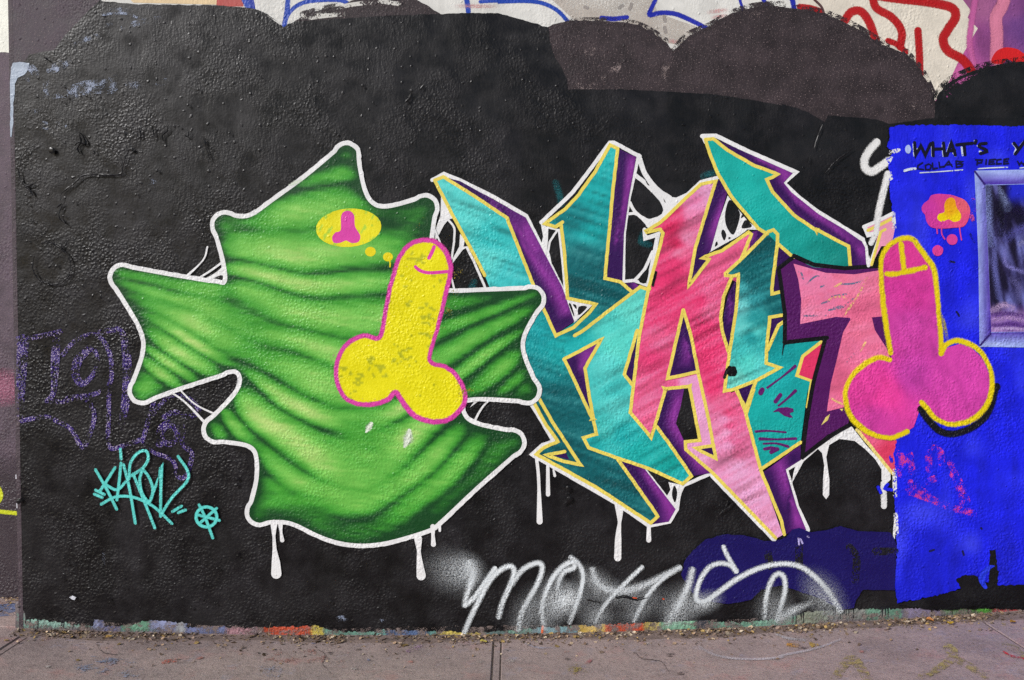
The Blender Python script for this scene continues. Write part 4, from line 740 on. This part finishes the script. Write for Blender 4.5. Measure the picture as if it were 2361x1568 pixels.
for p in ('C 1050,1475 1005,1200 968,900 955,620 980,500 1060,400 1170,352 1260,362 1330,440 1400,540 1470,650 1500,850 1520,1100 1540,1300 1542,1480', 'F 1542,330 1590,245 1690,200 1830,240 1950,340 2030,520 2032,700 1970,860 1830,980 1650,1020 1500,970 1400,860 1352,805', 'F 1040,390 930,368 800,428 680,540 610,680 618,830 680,970 820,1090 960,1142 1080,1145 1212,1090', 'C 1150,405 1165,540 1180,655', 'C 1010,700 1100,700 1250,670 1388,635'):
    stroke('yellow_outline', pd, p, [13, 15, 12, 14, 15, 12, 14], (222, 200, 10), M_SOFT, soft=0.45, wob=0.8)
stroke('yellow_outline', pd, 'C 1530,1080 1570,1180 1600,1330', 9, (170, 156, 30), M_SOFT, soft=.5, fade=[.2, .7, .2])
stroke('yellow_overspray', pd, ['C 1150,330 1290,350 1420,540', 'C 1400,420 1440,480', 'C 1500,640 1560,690'], 26, (130, 120, 60), M_DRY, soft=.5, fade=[.1, .2, .1])
pb = sheet('thought_bubble', pd, 'K 818,1155 850,1100 905,1060 930,1010 1010,988 1100,992 1180,1000 1250,1022 1340,1060 1395,1130 1412,1200 1390,1300 1330,1385 1200,1402 1060,1412 930,1392 872,1310 862,1245 830,1210', idw([(cpt('K 900,1150'), (190, 52, 150)), (cpt('K 1000,1300'), (198, 54, 146)), (cpt('K 1300,1150'), (220, 92, 110)), (cpt('K 1350,1300'), (214, 72, 122)), (cpt('K 1100,1050'), (200, 58, 140))]), M_PAINT, smooth=True, grid=6)
sheet('yellow_shape', pd, 'K 1095,1120 1125,1055 1180,1030 1225,1060 1245,1150 1300,1240 1285,1310 1205,1330 1150,1298 1065,1330 1008,1290 1030,1230 1095,1212', idw([(cpt('K 1170,1080'), (220, 150, 20)), (cpt('K 1060,1280'), (226, 200, 10)), (cpt('K 1230,1280'), (226, 196, 10)), (cpt('K 1170,1200'), (222, 160, 20))]), M_PAINT, smooth=True, grid=6)
for q, r_ in (('L 505,560', 15.5), ('L 400,642', 15)): sheet('bubble_dot', pd, circle(*cpt(q), r_, r_), (206, 60, 142), M_PAINT, rough=.8)
for p in ('K 1000,1390 1010,1470', 'K 1060,1400 1065,1480 1100,1540', 'K 1280,1390 1290,1470 1305,1550', 'K 1075,1320 1070,1380'): stroke('paint_run', pd, p, 3.6, (206, 64, 140), M_PAINT)
stroke('pink_spatter', pd, ['K 1440,1060 1480,1180', 'K 1410,1220 1440,1300'], 12, (190, 70, 150), M_DRY, fade=[.3, .36, .3])

# ================================================================== NAVY PATCH + WHITE SCRIPT
navy = sheet('navy_spray_patch', wall, 'Y 1345,820 1370,720 1430,640 1520,565 1650,525 1800,530 1950,570 Z 170,570 260,575 330,545 380,490 430,480 520,512 620,498 730,465 860,500 1100,512 1145,590 1140,720 1130,900 1135,935 900,930 850,1000 830,1062 740,1080 600,1000 300,900 Y 1930,930 1850,1005 1700,1032 1500,1020 1400,930', NAVY, M_PAINT, rough=1.5, label='dark navy spray patch below the lettering')
stroke('black_bar', navy, ['Z 430,600 430,760', 'Z 800,620 850,700 840,860', 'Z 990,650 1130,650', 'Z 200,660 220,760'], 22, (14, 12, 22), M_DRY, fade=[.35, .5, .35])
stroke('white_remnant', navy, ['Z 425,555 430,600', 'Z 440,560 455,590', 'Z 490,540 500,545'], 5, (170, 160, 210), M_SCUFF, fade=[.5, .7, .5])
script = empty_part('white_script_tag', wall, 'flowing white spray script along the bottom of the wall')
SW = (214, 220, 226)
for p, w, so, fd in [('N 178,85 196,140 180,210 160,270 152,320', [30, 24, 14, 12], .6, [.7, 1, .9, .8]), ('N 155,315 210,265 270,180 320,110', 15, .35, None), ('N 150,465 185,380 235,280 290,180 350,120 405,98 425,130 400,210 360,300 340,380', 15, .35, [.8, 1, 1, 1, .7]),
                     ('N 410,200 470,120 545,82 580,100 560,180 500,290 465,360 448,450', 15, .35, [.8, 1, 1, .8, .5]), ('N 592,440 578,360 590,270 640,160 700,95 750,75 755,105 700,130 672,180 665,225', 15, .4, [.4, .8, 1, 1, 1, .6]), ('N 735,48 780,85 805,150 790,240 760,330 730,410', 14, .35, [.7, 1, 1, .9, .4]),
                     ('N 855,112 880,185 950,230 1040,232 1140,205 1250,150 1340,105', [16, 18, 22, 20, 16, 14], .5, [.6, .7, .75, .7, .8, .85]), ('N 1132,102 1060,170 980,250 920,320 870,410', 12, .4, [1, 1, .9, .8, .3]), ('N 1338,104 1230,180 1160,260 1120,330 1085,400', [11, 12, 13, 14], .45, [.9, 1, .9, .4]), ('N 1408,112 1390,190 1355,270 1310,350 1270,410', [14, 18, 20, 22], .6, [.8, .9, .8, .3]),
                     ('N 1578,-10 1600,40 1652,128', 13, .3, None), ('N 1648,130 1620,95 1560,82 1500,105 1455,165 1430,240 1432,285 1480,290 1560,235 1660,165 1780,108 1900,85 2000,100 2080,155 2150,230 2225,345', [13, 14, 15, 15, 14, 16, 18], .35, [1, 1, 1, 1, 1, .9, .5]), ('N 1805,385 1815,270 1845,175 1880,140 1912,160 1918,230 1895,320 1875,390', 14, .4, [.4, .9, 1, 1, .9, .4]), ('N 1875,395 1950,350 2065,298', [20, 22, 12], .6, [.4, .6, .2])]:
    ww = [q * .8 for q in w] if isinstance(w, list) else w * .8
    stroke('script_stroke', script, p, ww, SW, M_SOFT, soft=so * 2.2, fade=fd)
for c, rx, ry, a, tl in (('N 705,285', 74, 60, .8, -35), ('N 160,120', 70, 60, .5, 20), ('N 90,130', 110, 80, .26, 25), ('N 880,190', 90, 50, .3, 30), ('N 1120,320', 110, 60, .2, -40), ('N 625,310', 60, 110, .34, 10), ('N 1470,300', 70, 40, .5, -20), ('N 1330,330', 70, 90, .36, 25), ('N 2130,270', 70, 110, .3, -35), ('N 1000,250', 140, 46, .22, 0), ('N 500,360', 60, 110, .22, 20), ('N 880,370', 70, 70, .25, 30), ('N 1860,340', 70, 80, .25, 0)):
    cx_, cy_ = cpt(c); ct, st_ = math.cos(R(tl)), math.sin(R(tl))
    def fall(x, y, cx_=cx_, cy_=cy_, rx=rx, ry=ry, a=a, ct=ct, st_=st_):
        u = ((x-cx_)*ct + (y-cy_)*st_) / rx; v = (-(x-cx_)*st_ + (y-cy_)*ct) / ry; d = u*u + v*v
        return np.clip(a * (np.exp(-3.2 * d) - 0.041) * (0.7 + 0.6 * vnoise(x / 9, y / 9, 3)), 0, 1)
    sheet('white_overspray', script, circle(cx_, cy_, rx, ry, tilt=tl), SW, M_SOFT, grid=7, alpha=fall)
for p in ('N 985,270 1040,262 1090,275 1140,268', 'N 830,285 900,300'): stroke('chipped_crack', script, p, 3, (10, 9, 10), M_BLACK, wob=1.5)
stroke('orange_chip', script, ['N 1080,272 1098,274', 'N 1245,278 1250,280'], 4, (190, 80, 50), M_PAINT)

# ================================================================== TAGS ON THE LEFT
tq = empty_part('turquoise_tag', wall, 'turquoise marker tag with a circled star at the lower left')
for p in ['M 612,1052 680,1170 745,1300', 'M 735,1038 690,1110 640,1185', 'M 668,1140 745,1178 802,1128', 'M 772,1010 760,1130 746,1242', 'M 788,1020 825,1170 862,1388', 'M 768,922 773,985', 'M 822,1110 832,1010 880,945 930,935 942,985 905,1045 830,1092', 'M 848,1078 900,1205 985,1418', 'M 908,1052 890,1110 905,1200 950,1252 972,1180 950,1105 912,1050', 'M 948,1262 990,1155 1025,1020 1022,1180 1020,1345', 'M 1020,1340 1090,1230 1185,1125 1190,1060 1130,968', 'M 648,1268 740,1222 850,1225 960,1272 1030,1330 1092,1390', 'M 612,1180 668,1207', 'M 605,1205 655,1226', 'M 1095,1315 1152,1280', 'M 1132,1322 1178,1304', 'M 1262,1272 1300,1350 1348,1480', 'M 1372,1294 1262,1392', 'M 1255,1335 1390,1370']:
    stroke('tag_stroke', tq, p, 7.8, (92, 208, 200), M_SOFT, soft=0.22, fade=[.85, 1, 1, .85], smooth=('1025,1020' not in p))
stroke('tag_ring', tq, circle(*cpt('M 1308,1348'), 29, 28), 8.5, (92, 208, 200), M_SOFT, soft=0.2, closed=True)
sheet('white_chip', wall, 'V 520,985 545,972 575,985 560,1005 540,1000', (206, 208, 216), M_PAINT, rough=1)
stroke('white_chip', wall, ['V 138,300 140,330', 'V 132,90 133,115'], 3, (190, 190, 196), M_PAINT)

# ------- cracks, ridges and crusted paint standing proud of the wall
def ridge(name, path, width, height, col=BLK):
    p = roughen(catmull(t(path), False, 7), 1.2, 8, len(path)); V = []; F = []; n = len(p); y0 = next_y() - 0.0002
    a = np.array(p); d = np.gradient(a, axis=0); d /= np.linalg.norm(d, axis=1, keepdims=True) + 1e-9; nr = np.stack([-d[:, 1], d[:, 0]], 1)
    for i in range(n):
        wv_ = width * (0.5 + random.random()) / 2 * min(1, 0.3 + 4 * min(i, n - 1 - i) / n)
        for o, hh in ((-1, 0), (0, height * (0.4 + random.random())), (1, 0)):
            x, z = wall_xz(a[i] + nr[i] * wv_ * o); V.append((x, y0 - hh, z))
    for i in range(n - 1):
        for k in range(2): F.append((i*3+k, (i+1)*3+k, (i+1)*3+k+1, i*3+k+1))
    return make_mesh(name, V, F, np.tile([*lin(col), 1], (len(V), 1)), M_BLACK, wall)
for p, w, h_ in (('Q 455,1480 475,1420 560,1350 600,1310 650,1290 780,1290 900,1282 915,1220 950,1130 985,1080', 6, .004), ('Q 1500,1010 1520,1080 1560,1200', 3, .002), ('Q 160,1240 170,1170 220,1100 290,1060', 5, .003), ('Q 150,1250 165,1330 210,1370 270,1350', 7, .005), ('Q 190,1370 240,1410 260,1440', 6, .004), ('Q 590,980 620,1000 645,1065 590,1055 565,1075', 6, .009), ('Q 600,990 605,1050 580,1100 605,1140', 6, .009), ('Q 1035,950 1045,1010 1015,1025', 5, .005), ('Q 1130,930 1140,1000 1120,1010', 5, .005), ('Q 1245,930 1240,970 1205,1000 1210,1060', 6, .006), ('Q 1400,970 1390,1015 1370,1000', 6, .006), ('Q 1515,1015 1520,1080', 5, .005), ('Q 340,430 375,455', 6, .008), ('Q 430,1530 470,1500', 8, .006), ('Q 700,1110 710,1135 690,1130', 5, .004), ('R 1150,760 1180,730 1200,690', 9, .005), ('R 1260,660 1290,630', 8, .004),
                 ('W 85,590 80,620 100,650 140,655 165,630 160,590 120,560 90,565', 5, .004), ('W 150,470 140,500 160,520', 5, .004), ('U 540,1100 560,1030 600,920', 6, .004), ('U 620,1280 700,1190 830,1090', 5, .004), ('U 500,1200 515,1150', 5, .003), ('G 640,1140 700,1090 700,1050', 9, .006), ('H 420,1240 520,1160 570,1110', 8, .005), ('H 440,1080 500,1100 480,1160', 6, .004), ('F 560,1350 610,1352', 5, .002), ('N 985,278 1040,268 1100,282 1160,272', 6, .005)):
    ridge('paint_ridge', p, w * .8, h_ * .45, (24, 23, 25))
# blisters: low domes sharing one mesh
bm = bmesh.new(); bmesh.ops.create_uvsphere(bm, u_segments=10, v_segments=5, radius=1)
bmesh.ops.delete(bm, geom=[v for v in bm.verts if v.co.z < -0.25], context='VERTS')
dome = bpy.data.meshes.new('paint_blister'); bm.to_mesh(dome); bm.free(); dome.polygons.foreach_set('use_smooth', [True] * len(dome.polygons))
at = dome.attributes.new('col', 'FLOAT_COLOR', 'POINT'); at.data.foreach_set('color', np.tile([*lin(BLK), 1], (len(dome.vertices), 1)).astype(np.float32).ravel()); dome.materials.append(M_BLACK)
bl = [cpt('Q 395,1112'), cpt('Q 980,1105'), cpt('Q 1165,1260'), cpt('Q 1695,985'), cpt('V 155,280'), cpt('V 1750,120'), cpt('V 1745,165'), cpt('Q 650,712'), cpt('G 690,985'), cpt('G 700,1090')]
br = [9, 6, 5, 4, 9, 6, 5, 4, 8, 9]
for _ in range(170):
    q = (random.uniform(60, 700), random.uniform(500, 1700)) if random.random() < .45 else (random.uniform(60, 2500), random.uniform(1500, 1720) if random.random() < .6 else random.uniform(180, 420))
    if q[1] < 420 and q[0] > 1400: continue
    if 330 < q[0] and 560 < q[1] < 1560: continue
    if q[1] > 1400 and (q[0] > 1140 or 735 < q[0] < 815): continue
    if q[1] > 1250 and 250 < q[0] < 640 and q[1] < 1540: continue
    bl.append(q); br.append(random.uniform(2.0, 4.2))
for q, r_ in zip(bl, br):
    o = bpy.data.objects.new('paint_blister', dome); COL.objects.link(o); o.parent = wall
    x, z = wall_xz(q); o.location = (x, -LAYER[0] - 0.0001, z); o.rotation_euler = (R(90), random.uniform(0, 6), 0); o.scale = (r_ * S, r_ * S * random.uniform(.8, 1.3), r_ * S * 0.32)

# ================================================================== PAVEMENT
def ground_mat(name, base_, a, b, c, rough=0.85):
    m = bpy.data.materials.new(name); m.use_nodes = True; N = m.node_tree.nodes; Lk = m.node_tree.links; bs = N['Principled BSDF']
    bs.inputs['Roughness'].default_value = rough; bs.inputs['Specular IOR Level'].default_value = 0.25
    geo = N.new('ShaderNodeNewGeometry')
    def nz(sc, det, ro=0.6, seed=0):
        n = N.new('ShaderNodeTexNoise'); n.inputs['Scale'].default_value = sc; n.inputs['Detail'].default_value = det; n.inputs['Roughness'].default_value = ro
        ad = N.new('ShaderNodeVectorMath'); ad.inputs[1].default_value = (seed * 3.1, seed * 1.7, seed); Lk.new(geo.outputs['Position'], ad.inputs[0]); Lk.new(ad.outputs[0], n.inputs['Vector']); return n.outputs['Fac']
    def mr(s, x0, x1, o0=0.0, o1=1.0):
        n = N.new('ShaderNodeMapRange'); n.inputs[1].default_value = x0; n.inputs[2].default_value = x1; n.inputs[3].default_value = o0; n.inputs[4].default_value = o1; Lk.new(s, n.inputs[0]); return n.outputs[0]
    def mix(f, x, col):
        n = N.new('ShaderNodeMix'); n.data_type = 'RGBA'; Lk.new(f, n.inputs[0])
        if isinstance(x, tuple): n.inputs[6].default_value = (*lin(x), 1)
        else: Lk.new(x, n.inputs[6])
        n.inputs[7].default_value = (*lin(col), 1); return n.outputs[2]
    col = mix(mr(nz(3.5, 5), 0.38, 0.62), base_, a)
    col = mix(mr(nz(6, 6, 0.7, 1), 0.54, 0.68, 0, 0.55), col, b)
    col = mix(mr(nz(9, 6, 0.7, 2), 0.57, 0.72, 0, 0.45), col, c)
    col = mix(mr(nz(1.7, 5, .65, 9), 0.5, 0.66, 0, 0.5), col, (112, 98, 96))
    col = mix(mr(nz(26, 5, .75, 10), 0.52, 0.7, 0, 0.55), col, (118, 102, 98))
    col = mix(mr(nz(90, 4, 0.8, 3), 0.52, 0.68, 0, 0.75), col, (88, 76, 74))
    col = mix(mr(nz(70, 4, 0.8, 4), 0.58, 0.68, 0, 0.6), col, (182, 170, 166))
    col = mix(mr(nz(150, 1, 0.5, 5), 0.74, 0.78, 0, 0.7), col, (206, 190, 170))
    Lk.new(col, bs.inputs['Base Color'])
    bp = N.new('ShaderNodeBump'); bp.inputs['Strength'].default_value = 1.0; bp.inputs['Distance'].default_value = 0.004
    ad = N.new('ShaderNodeMath'); ad.operation = 'MULTIPLY_ADD'; Lk.new(nz(120, 4, .7, 6), ad.inputs[0]); ad.inputs[1].default_value = 0.8; Lk.new(nz(20, 3, .6, 7), ad.inputs[2])
    Lk.new(ad.outputs[0], bp.inputs['Height']); Lk.new(bp.outputs[0], bs.inputs['Normal']); return m
M_SLAB = ground_mat('painted_concrete', (152, 135, 132), (166, 146, 141), (176, 132, 126), (150, 150, 170))
M_JOINT = ground_mat('joint_dirt', (74, 62, 56), (60, 50, 46), (90, 76, 62), (80, 68, 60))
M_ROAD = ground_mat('asphalt', (66, 66, 68), (60, 60, 62), (74, 72, 72), (62, 64, 68))
def plain_mesh(name, V, F, mat, parent=None):
    me = bpy.data.meshes.new(name); me.from_pydata(V, [], F); me.materials.append(mat); me.update()
    o = bpy.data.objects.new(name, me); COL.objects.link(o)
    if parent: o.parent = parent
    return o
ground = tag(plain_mesh('ground', [(-400, -400, -0.14), (400, -400, -0.14), (400, 400, -0.14), (-400, 400, -0.14)], [(0, 1, 2, 3)], M_ROAD), kind='structure')
def slab_mesh(name, x0, x1, y0, y1, parent, mat, drop=0.0, bev=0.005):
    n = max(2, int((x1 - x0) / 0.06)); xs = np.linspace(x0 + bev, x1 - bev, n); V = []; F = []
    rows = [(y0, -0.12), (y0, -bev), (y0 + bev, 0), (y1 - bev, 0), (y1, -bev), (y1, -0.12)]
    cols = [(x0, -0.12), (x0, -bev)] + [(x, 0) for x in xs] + [(x1, -bev), (x1, -0.12)]
    for x, dx in cols:
        for y, dy in rows: V.append((x, y, ground_h(x) - drop + min(dx, dy)))
    m = len(rows)
    for i in range(len(cols) - 1):
        for j in range(m - 1): F.append((i*m+j, (i+1)*m+j, (i+1)*m+j+1, i*m+j+1))
    return plain_mesh(name, V, F, mat, parent)
JX = [-2.36, -0.096, 2.225]
pave = tag(slab_mesh('pavement', -7.4, 7.4, -2.62, 0.6, None, M_JOINT, drop=0.0045), kind='structure')
edges = [-6.9, -4.63] + JX + [4.5, 6.9]
for i in range(len(edges) - 1):
    g0 = 0.0205 if i in (2, 3) else 0.003; g1 = 0.0205 if i + 1 in (2, 3) else 0.003
    slab_mesh('slab', edges[i] + g0, edges[i + 1] - g1, -2.6, 0.42 if edges[i] < -2.5 else 0.0, pave, M_SLAB)
for x in (JX[0], JX[1]): slab_mesh('joint_strip', x - 0.0178, x + 0.0178, -2.6, 0.0, pave, M_SLAB, drop=0.003)
slab_mesh('slab', edges[2] - 0.08 - 0.5, XL - 0.003, 0.001, 0.418, pave, M_SLAB, drop=-0.003)
M_GPAINT = paint_mat('floor_paint', 0.7, 0.2, 0.3, 'spray', var=0.2)
M_GWORN = paint_mat('scuffed_floor_paint', 0.8, 0.15, 0.3, 'dry', var=0.2, coarse=2.2)
M_GDRY = paint_mat('worn_floor_paint', 0.75, 0.2, 0.3, 'dry', var=0.2)
for p, w, c, m, f in [('Z 700,1600 780,1480 830,1460 880,1500 960,1640', 26, (158, 142, 96), M_GWORN, [.3, .37, .3]), ('Z 1330,1580 1450,1530 1560,1450 1570,1400 1530,1370', [20, 20, 24, 28], (158, 143, 92), M_GWORN, [.3, .38, .36]), ('Z 1570,1440 1680,1500 1820,1580', 20, (156, 140, 98), M_GWORN, [.28, .35, .28]), ('Z 1950,1340 2091,1420 2300,1560', 20, (148, 136, 100), M_GWORN, [.26, .34, .26]),
                      ('Y 1480,1360 1560,1410 1700,1445 1900,1455 2091,1440 Z 300,1430 500,1390 640,1350 740,1310', 6, (190, 182, 186), M_GPAINT, [.3, .6, .7, .7, .6, .4]), ('Z 270,1270 350,1300 480,1315', 6, (186, 180, 182), M_GPAINT, [.5, .8, .4]), ('Y 200,1340 300,1370 400,1368', 5, (180, 176, 190), M_GPAINT, [.2, .6, .2]),
                      ('Z 1940,1400 2000,1430 2091,1450', 5, (190, 56, 58), M_GDRY, [.4, .5, .4]), ('Z 520,1280 540,1340 590,1400', 20, (170, 140, 70), M_GDRY, [.2, .3, .2]), ('Z 360,1350 430,1352', 12, (190, 140, 70), M_GDRY, [.3, .4, .3]), ('Y 550,1520 620,1540', 34, (150, 132, 70), M_GDRY, [.2, .32, .2]), ('Y 640,1500 700,1440', 10, (150, 100, 100), M_GDRY, [.2, .3, .2]),
                      ('V 0,1085 60,1080 130,1075', 26, (104, 112, 142), M_GDRY, [.4, .5, .4]), ('V -60,1120 60,1110 120,1120', 20, (112, 116, 140), M_GDRY, [.3, .45, .3]), ('V 600,1490 800,1510 1000,1530', 50, (130, 136, 156), M_GDRY, [.2, .3, .2]), ('V 1200,1475 1290,1465', 10, (176, 92, 76), M_GDRY, [.3, .4, .3]), ('X 100,1540 200,1545', 34, (140, 140, 156), M_GDRY, [.2, .34, .2]), ('X 1170,1390 1260,1365', 12, (164, 132, 158), M_GDRY, [.3, .36, .3]), ('X 100,1420 400,1430 700,1440', 40, (152, 108, 100), M_GDRY, [.16, .24, .16])]:
    stroke('paint_mark', pave, p, w, c, m, soft=.3 if m is M_GPAINT else 0, fade=f, surface=lambda q, l: tuple(ground_pt(q, l + 0.003)))

for p in ('X 500,1380 560,1420 540,1480 600,1560', 'Y 1000,1400 1060,1450 1200,1470 1260,1560', 'V 700,1340 760,1400 900,1420'):
    stroke('hairline_crack', pave, roughen(catmull(t(p), False, 6), 2.5, 9, 3), 1.6, (70, 60, 58), M_GPAINT, fade=[.4, .9, .8, .3], surface=lambda q, l: tuple(ground_pt(q, l + 0.003)))
for _ in range(26):
    q = (random.uniform(40, 2840), random.uniform(1810, 1905)); r_ = random.uniform(3, 9)
    stroke('stain', pave, [(q[0] - r_, q[1]), (q[0] + r_, q[1] + random.uniform(-1, 1))], r_ * 1.1, random.choice([(92, 80, 78), (110, 96, 92), (176, 164, 160), (168, 120, 112), (120, 122, 146)]), M_GWORN, fade=[.3, .42, .3], surface=lambda q, l: tuple(ground_pt(q, l + 0.0025)))

# ================================================================== LITTER ALONG THE FOOT OF THE WALL
def vcol_mat(name, rough):
    m = bpy.data.materials.new(name); m.use_nodes = True; N = m.node_tree.nodes; b = N['Principled BSDF']; b.inputs['Roughness'].default_value = rough; b.inputs['Specular IOR Level'].default_value = .2
    a = N.new('ShaderNodeAttribute'); a.attribute_name = 'col'; nz = N.new('ShaderNodeTexNoise'); nz.inputs['Scale'].default_value = 180; geo = N.new('ShaderNodeNewGeometry'); m.node_tree.links.new(geo.outputs['Position'], nz.inputs['Vector'])
    mr = N.new('ShaderNodeMapRange'); mr.inputs[1].default_value = .3; mr.inputs[2].default_value = .7; mr.inputs[3].default_value = .7; mr.inputs[4].default_value = 1.25; m.node_tree.links.new(nz.outputs['Fac'], mr.inputs[0])
    mu = N.new('ShaderNodeVectorMath'); mu.operation = 'SCALE'; m.node_tree.links.new(a.outputs['Color'], mu.inputs[0]); m.node_tree.links.new(mr.outputs[0], mu.inputs['Scale']); m.node_tree.links.new(mu.outputs[0], b.inputs['Base Color']); return m
M_LEAF = vcol_mat('dry_leaf', 0.8); M_DIRT = vcol_mat('loose_dirt', 0.95)
# dirt bank: a thin wedge of soil against the wall
V = []; F = []; C = []
xs = np.arange(XL, 5.0, 0.012); prof = [0.0, 0.02, 0.045, 0.075, 0.11]
for i, x in enumerate(xs):
    th = 0.0012 + 0.004 * vnoise(x * 6, 0.3, 1) + 0.003 * vnoise(x * 31, 0.1, 2); wd = 0.6 + 0.8 * vnoise(x * 4, 2.2, 3)
    for j, q in enumerate(prof):
        k = 1 - q / 0.11
        V.append((x, -q * wd - 0.021, ground_h(x) + 0.0005 + th * k ** 1.5 * (0.6 + 0.8 * vnoise(x * 70, q * 70, 4)) - (0.003 if j == 4 else 0)))
        cc = np.array((122, 106, 100.)) * (0.8 + 0.4 * vnoise(x * 30, q * 60, 5)); C.append([*lin(cc), 1])
for i in range(len(xs) - 1):
    for j in range(4): F.append((i*5+j, i*5+j+1, (i+1)*5+j+1, (i+1)*5+j))
tag(make_mesh('loose_dirt', V, F, C, M_DIRT, None), 'thin bank of brown dirt swept against the foot of the wall', 'dirt', kind='stuff')
# leaf crumbs
V = []; F = []; C = []
PAL = [(150, 126, 104), (126, 104, 84), (104, 84, 70), (178, 156, 130), (160, 134, 84), (140, 120, 108), (92, 76, 66), (188, 172, 150), (134, 112, 92), (118, 100, 88)]
def crumb(x, y, z, s, col):
    b = len(V); a = random.uniform(0, 6.3); n = random.choice((5, 6))
    tilt = Matrix.Rotation(random.uniform(-.9, .9), 3, 'X') @ Matrix.Rotation(random.uniform(-.9, .9), 3, 'Y')
    V.append((x, y, z + s * .35))
    for i in range(n):
        r_ = s * random.uniform(.5, 1.1); v = tilt @ Vector((r_ * math.cos(a + i * 6.283 / n), r_ * .7 * math.sin(a + i * 6.283 / n), random.uniform(-.2, .2) * s)); V.append((x + v.x, y + v.y, max(z + 0.001, z + s * .4 + v.z)))
    for i in range(n): F.append((b, b + 1 + i, b + 1 + (i + 1) % n))
    c = np.clip(np.array(col) * random.uniform(.7, 1.15), 0, 255); C.extend([[*lin(c), 1]] * (n + 1))
clus = [(random.uniform(-2.4, 2.6), random.uniform(.2, 1)) for _ in range(38)]
for _ in range(5200):
    if random.random() < .62:
        cx_, w_ = random.choice(clus); x = random.gauss(cx_, .07); y = -0.03 - abs(random.gauss(0.025, .035))
    else: x = random.uniform(XL, 2.8); y = -0.026 - abs(random.expovariate(14))
    if x < XL: continue
    s = random.choice((.003, .004, .006, .008, .012)) * random.uniform(.8, 1.25)
    lift = 0.005 * max(0, 1 + y / 0.09)
    crumb(x, y, ground_h(x) + lift, s, random.choice(PAL))
for _ in range(260): x = random.uniform(-2.6, 2.6); crumb(x, random.uniform(-.75, -.1), ground_h(x), random.uniform(.0015, .004), random.choice(PAL))
for _ in range(420): x = random.uniform(-3.2, XL - .01); crumb(x, .4 - abs(random.expovariate(10)), ground_h(x) + .006, random.uniform(.004, .011), random.choice(PAL[:5]))
tag(make_mesh('leaf_litter', V, F, C, M_LEAF, None), 'dry crumbled leaf litter along the foot of the wall', 'leaf litter', kind='stuff')
# whole fallen leaves
def leaf(px, size, ang, col, label):
    g = ground_pt(t(px)[0]); n = 7; Vl = []; Fl = []
    for i in range(n + 1):
        u = i / n; w_ = math.sin(math.pi * u ** .8) * .34 + .01
        for sgn in (-1, 0, 1): Vl.append((size * (u - .5), size * w_ * sgn, size * (.16 * abs(sgn) + .10 * math.sin(u * 5 + ang))))
    for i in range(n):
        for k in range(2): Fl.append((i*3+k, (i+1)*3+k, (i+1)*3+k+1, i*3+k+1))
    cols = [[*lin(np.array(col) * (.82 if k % 3 == 1 else 1)), 1] for k in range(len(Vl))]
    o = make_mesh('fallen_leaf', Vl, Fl, cols, M_LEAF, None); sd = o.modifiers.new('thickness', 'SOLIDIFY'); sd.thickness = 0.0006
    o.location = (g.x, min(g.y, -0.03), g.z + size * .12 + .006); o.rotation_euler = (random.uniform(-.25, .25), random.uniform(-.25, .25), ang)
    return tag(o, label, 'leaf', 'fallen leaves on the pavement')
leaf('X 1725,1335', .034, .3, (206, 190, 92), 'pale yellow leaf lying near the middle pavement joint')
leaf('Z 1550,1200', .036, 1.9, (196, 164, 60), 'golden leaf by the wall below the blue panel')
leaf('Y 1700,1245', .030, .9, (176, 156, 136), 'beige curled leaf below the navy patch')
leaf('X 1110,1350', .034, 2.4, (182, 160, 140), 'pinkish beige dry leaf below the green flame shape')
leaf('Z 1400,1175', .034, -.4, (184, 124, 70), 'orange-brown leaf below the left side of the blue panel')
leaf('V 800,1300', .032, .5, (176, 140, 80), 'ochre leaf below the turquoise tag')
leaf('Y 1350,1285', .036, 1.2, (190, 166, 126), 'tan leaf clump below the white script end')
leaf('Z 60,1265', .034, 2.8, (110, 86, 58), 'dark brown leaf below the white script arch')
leaf('Z 2010,1190', .03, 0.2, (150, 110, 40), 'brown leaf at the far right foot of the wall')
# dry stalk in front of the orange foot patch
pts = [ground_pt(cpt('X 170,1270'))]; pts[0].y = -0.05
arc = [Vector((0, 0, 0)), Vector((-.006, 0, .02)), Vector((-.004, .008, .045)), Vector((.004, .014, .07))]
V = []; F = []
for i, q in enumerate(arc):
    for k in range(5): V.append(tuple(pts[0] + q + Vector((math.cos(k * 1.257), math.sin(k * 1.257), 0)) * (.0016 - .0003 * i)))
for i in range(3):
    for k in range(5): F.append((i*5+k, i*5+(k+1) % 5, (i+1)*5+(k+1) % 5, (i+1)*5+k))
tag(make_mesh('dry_stalk', V, F, np.tile([*lin((150, 128, 104)), 1], (len(V), 1)), M_LEAF, None), 'thin dry plant stalk standing before the orange paint at the wall foot', 'stalk')
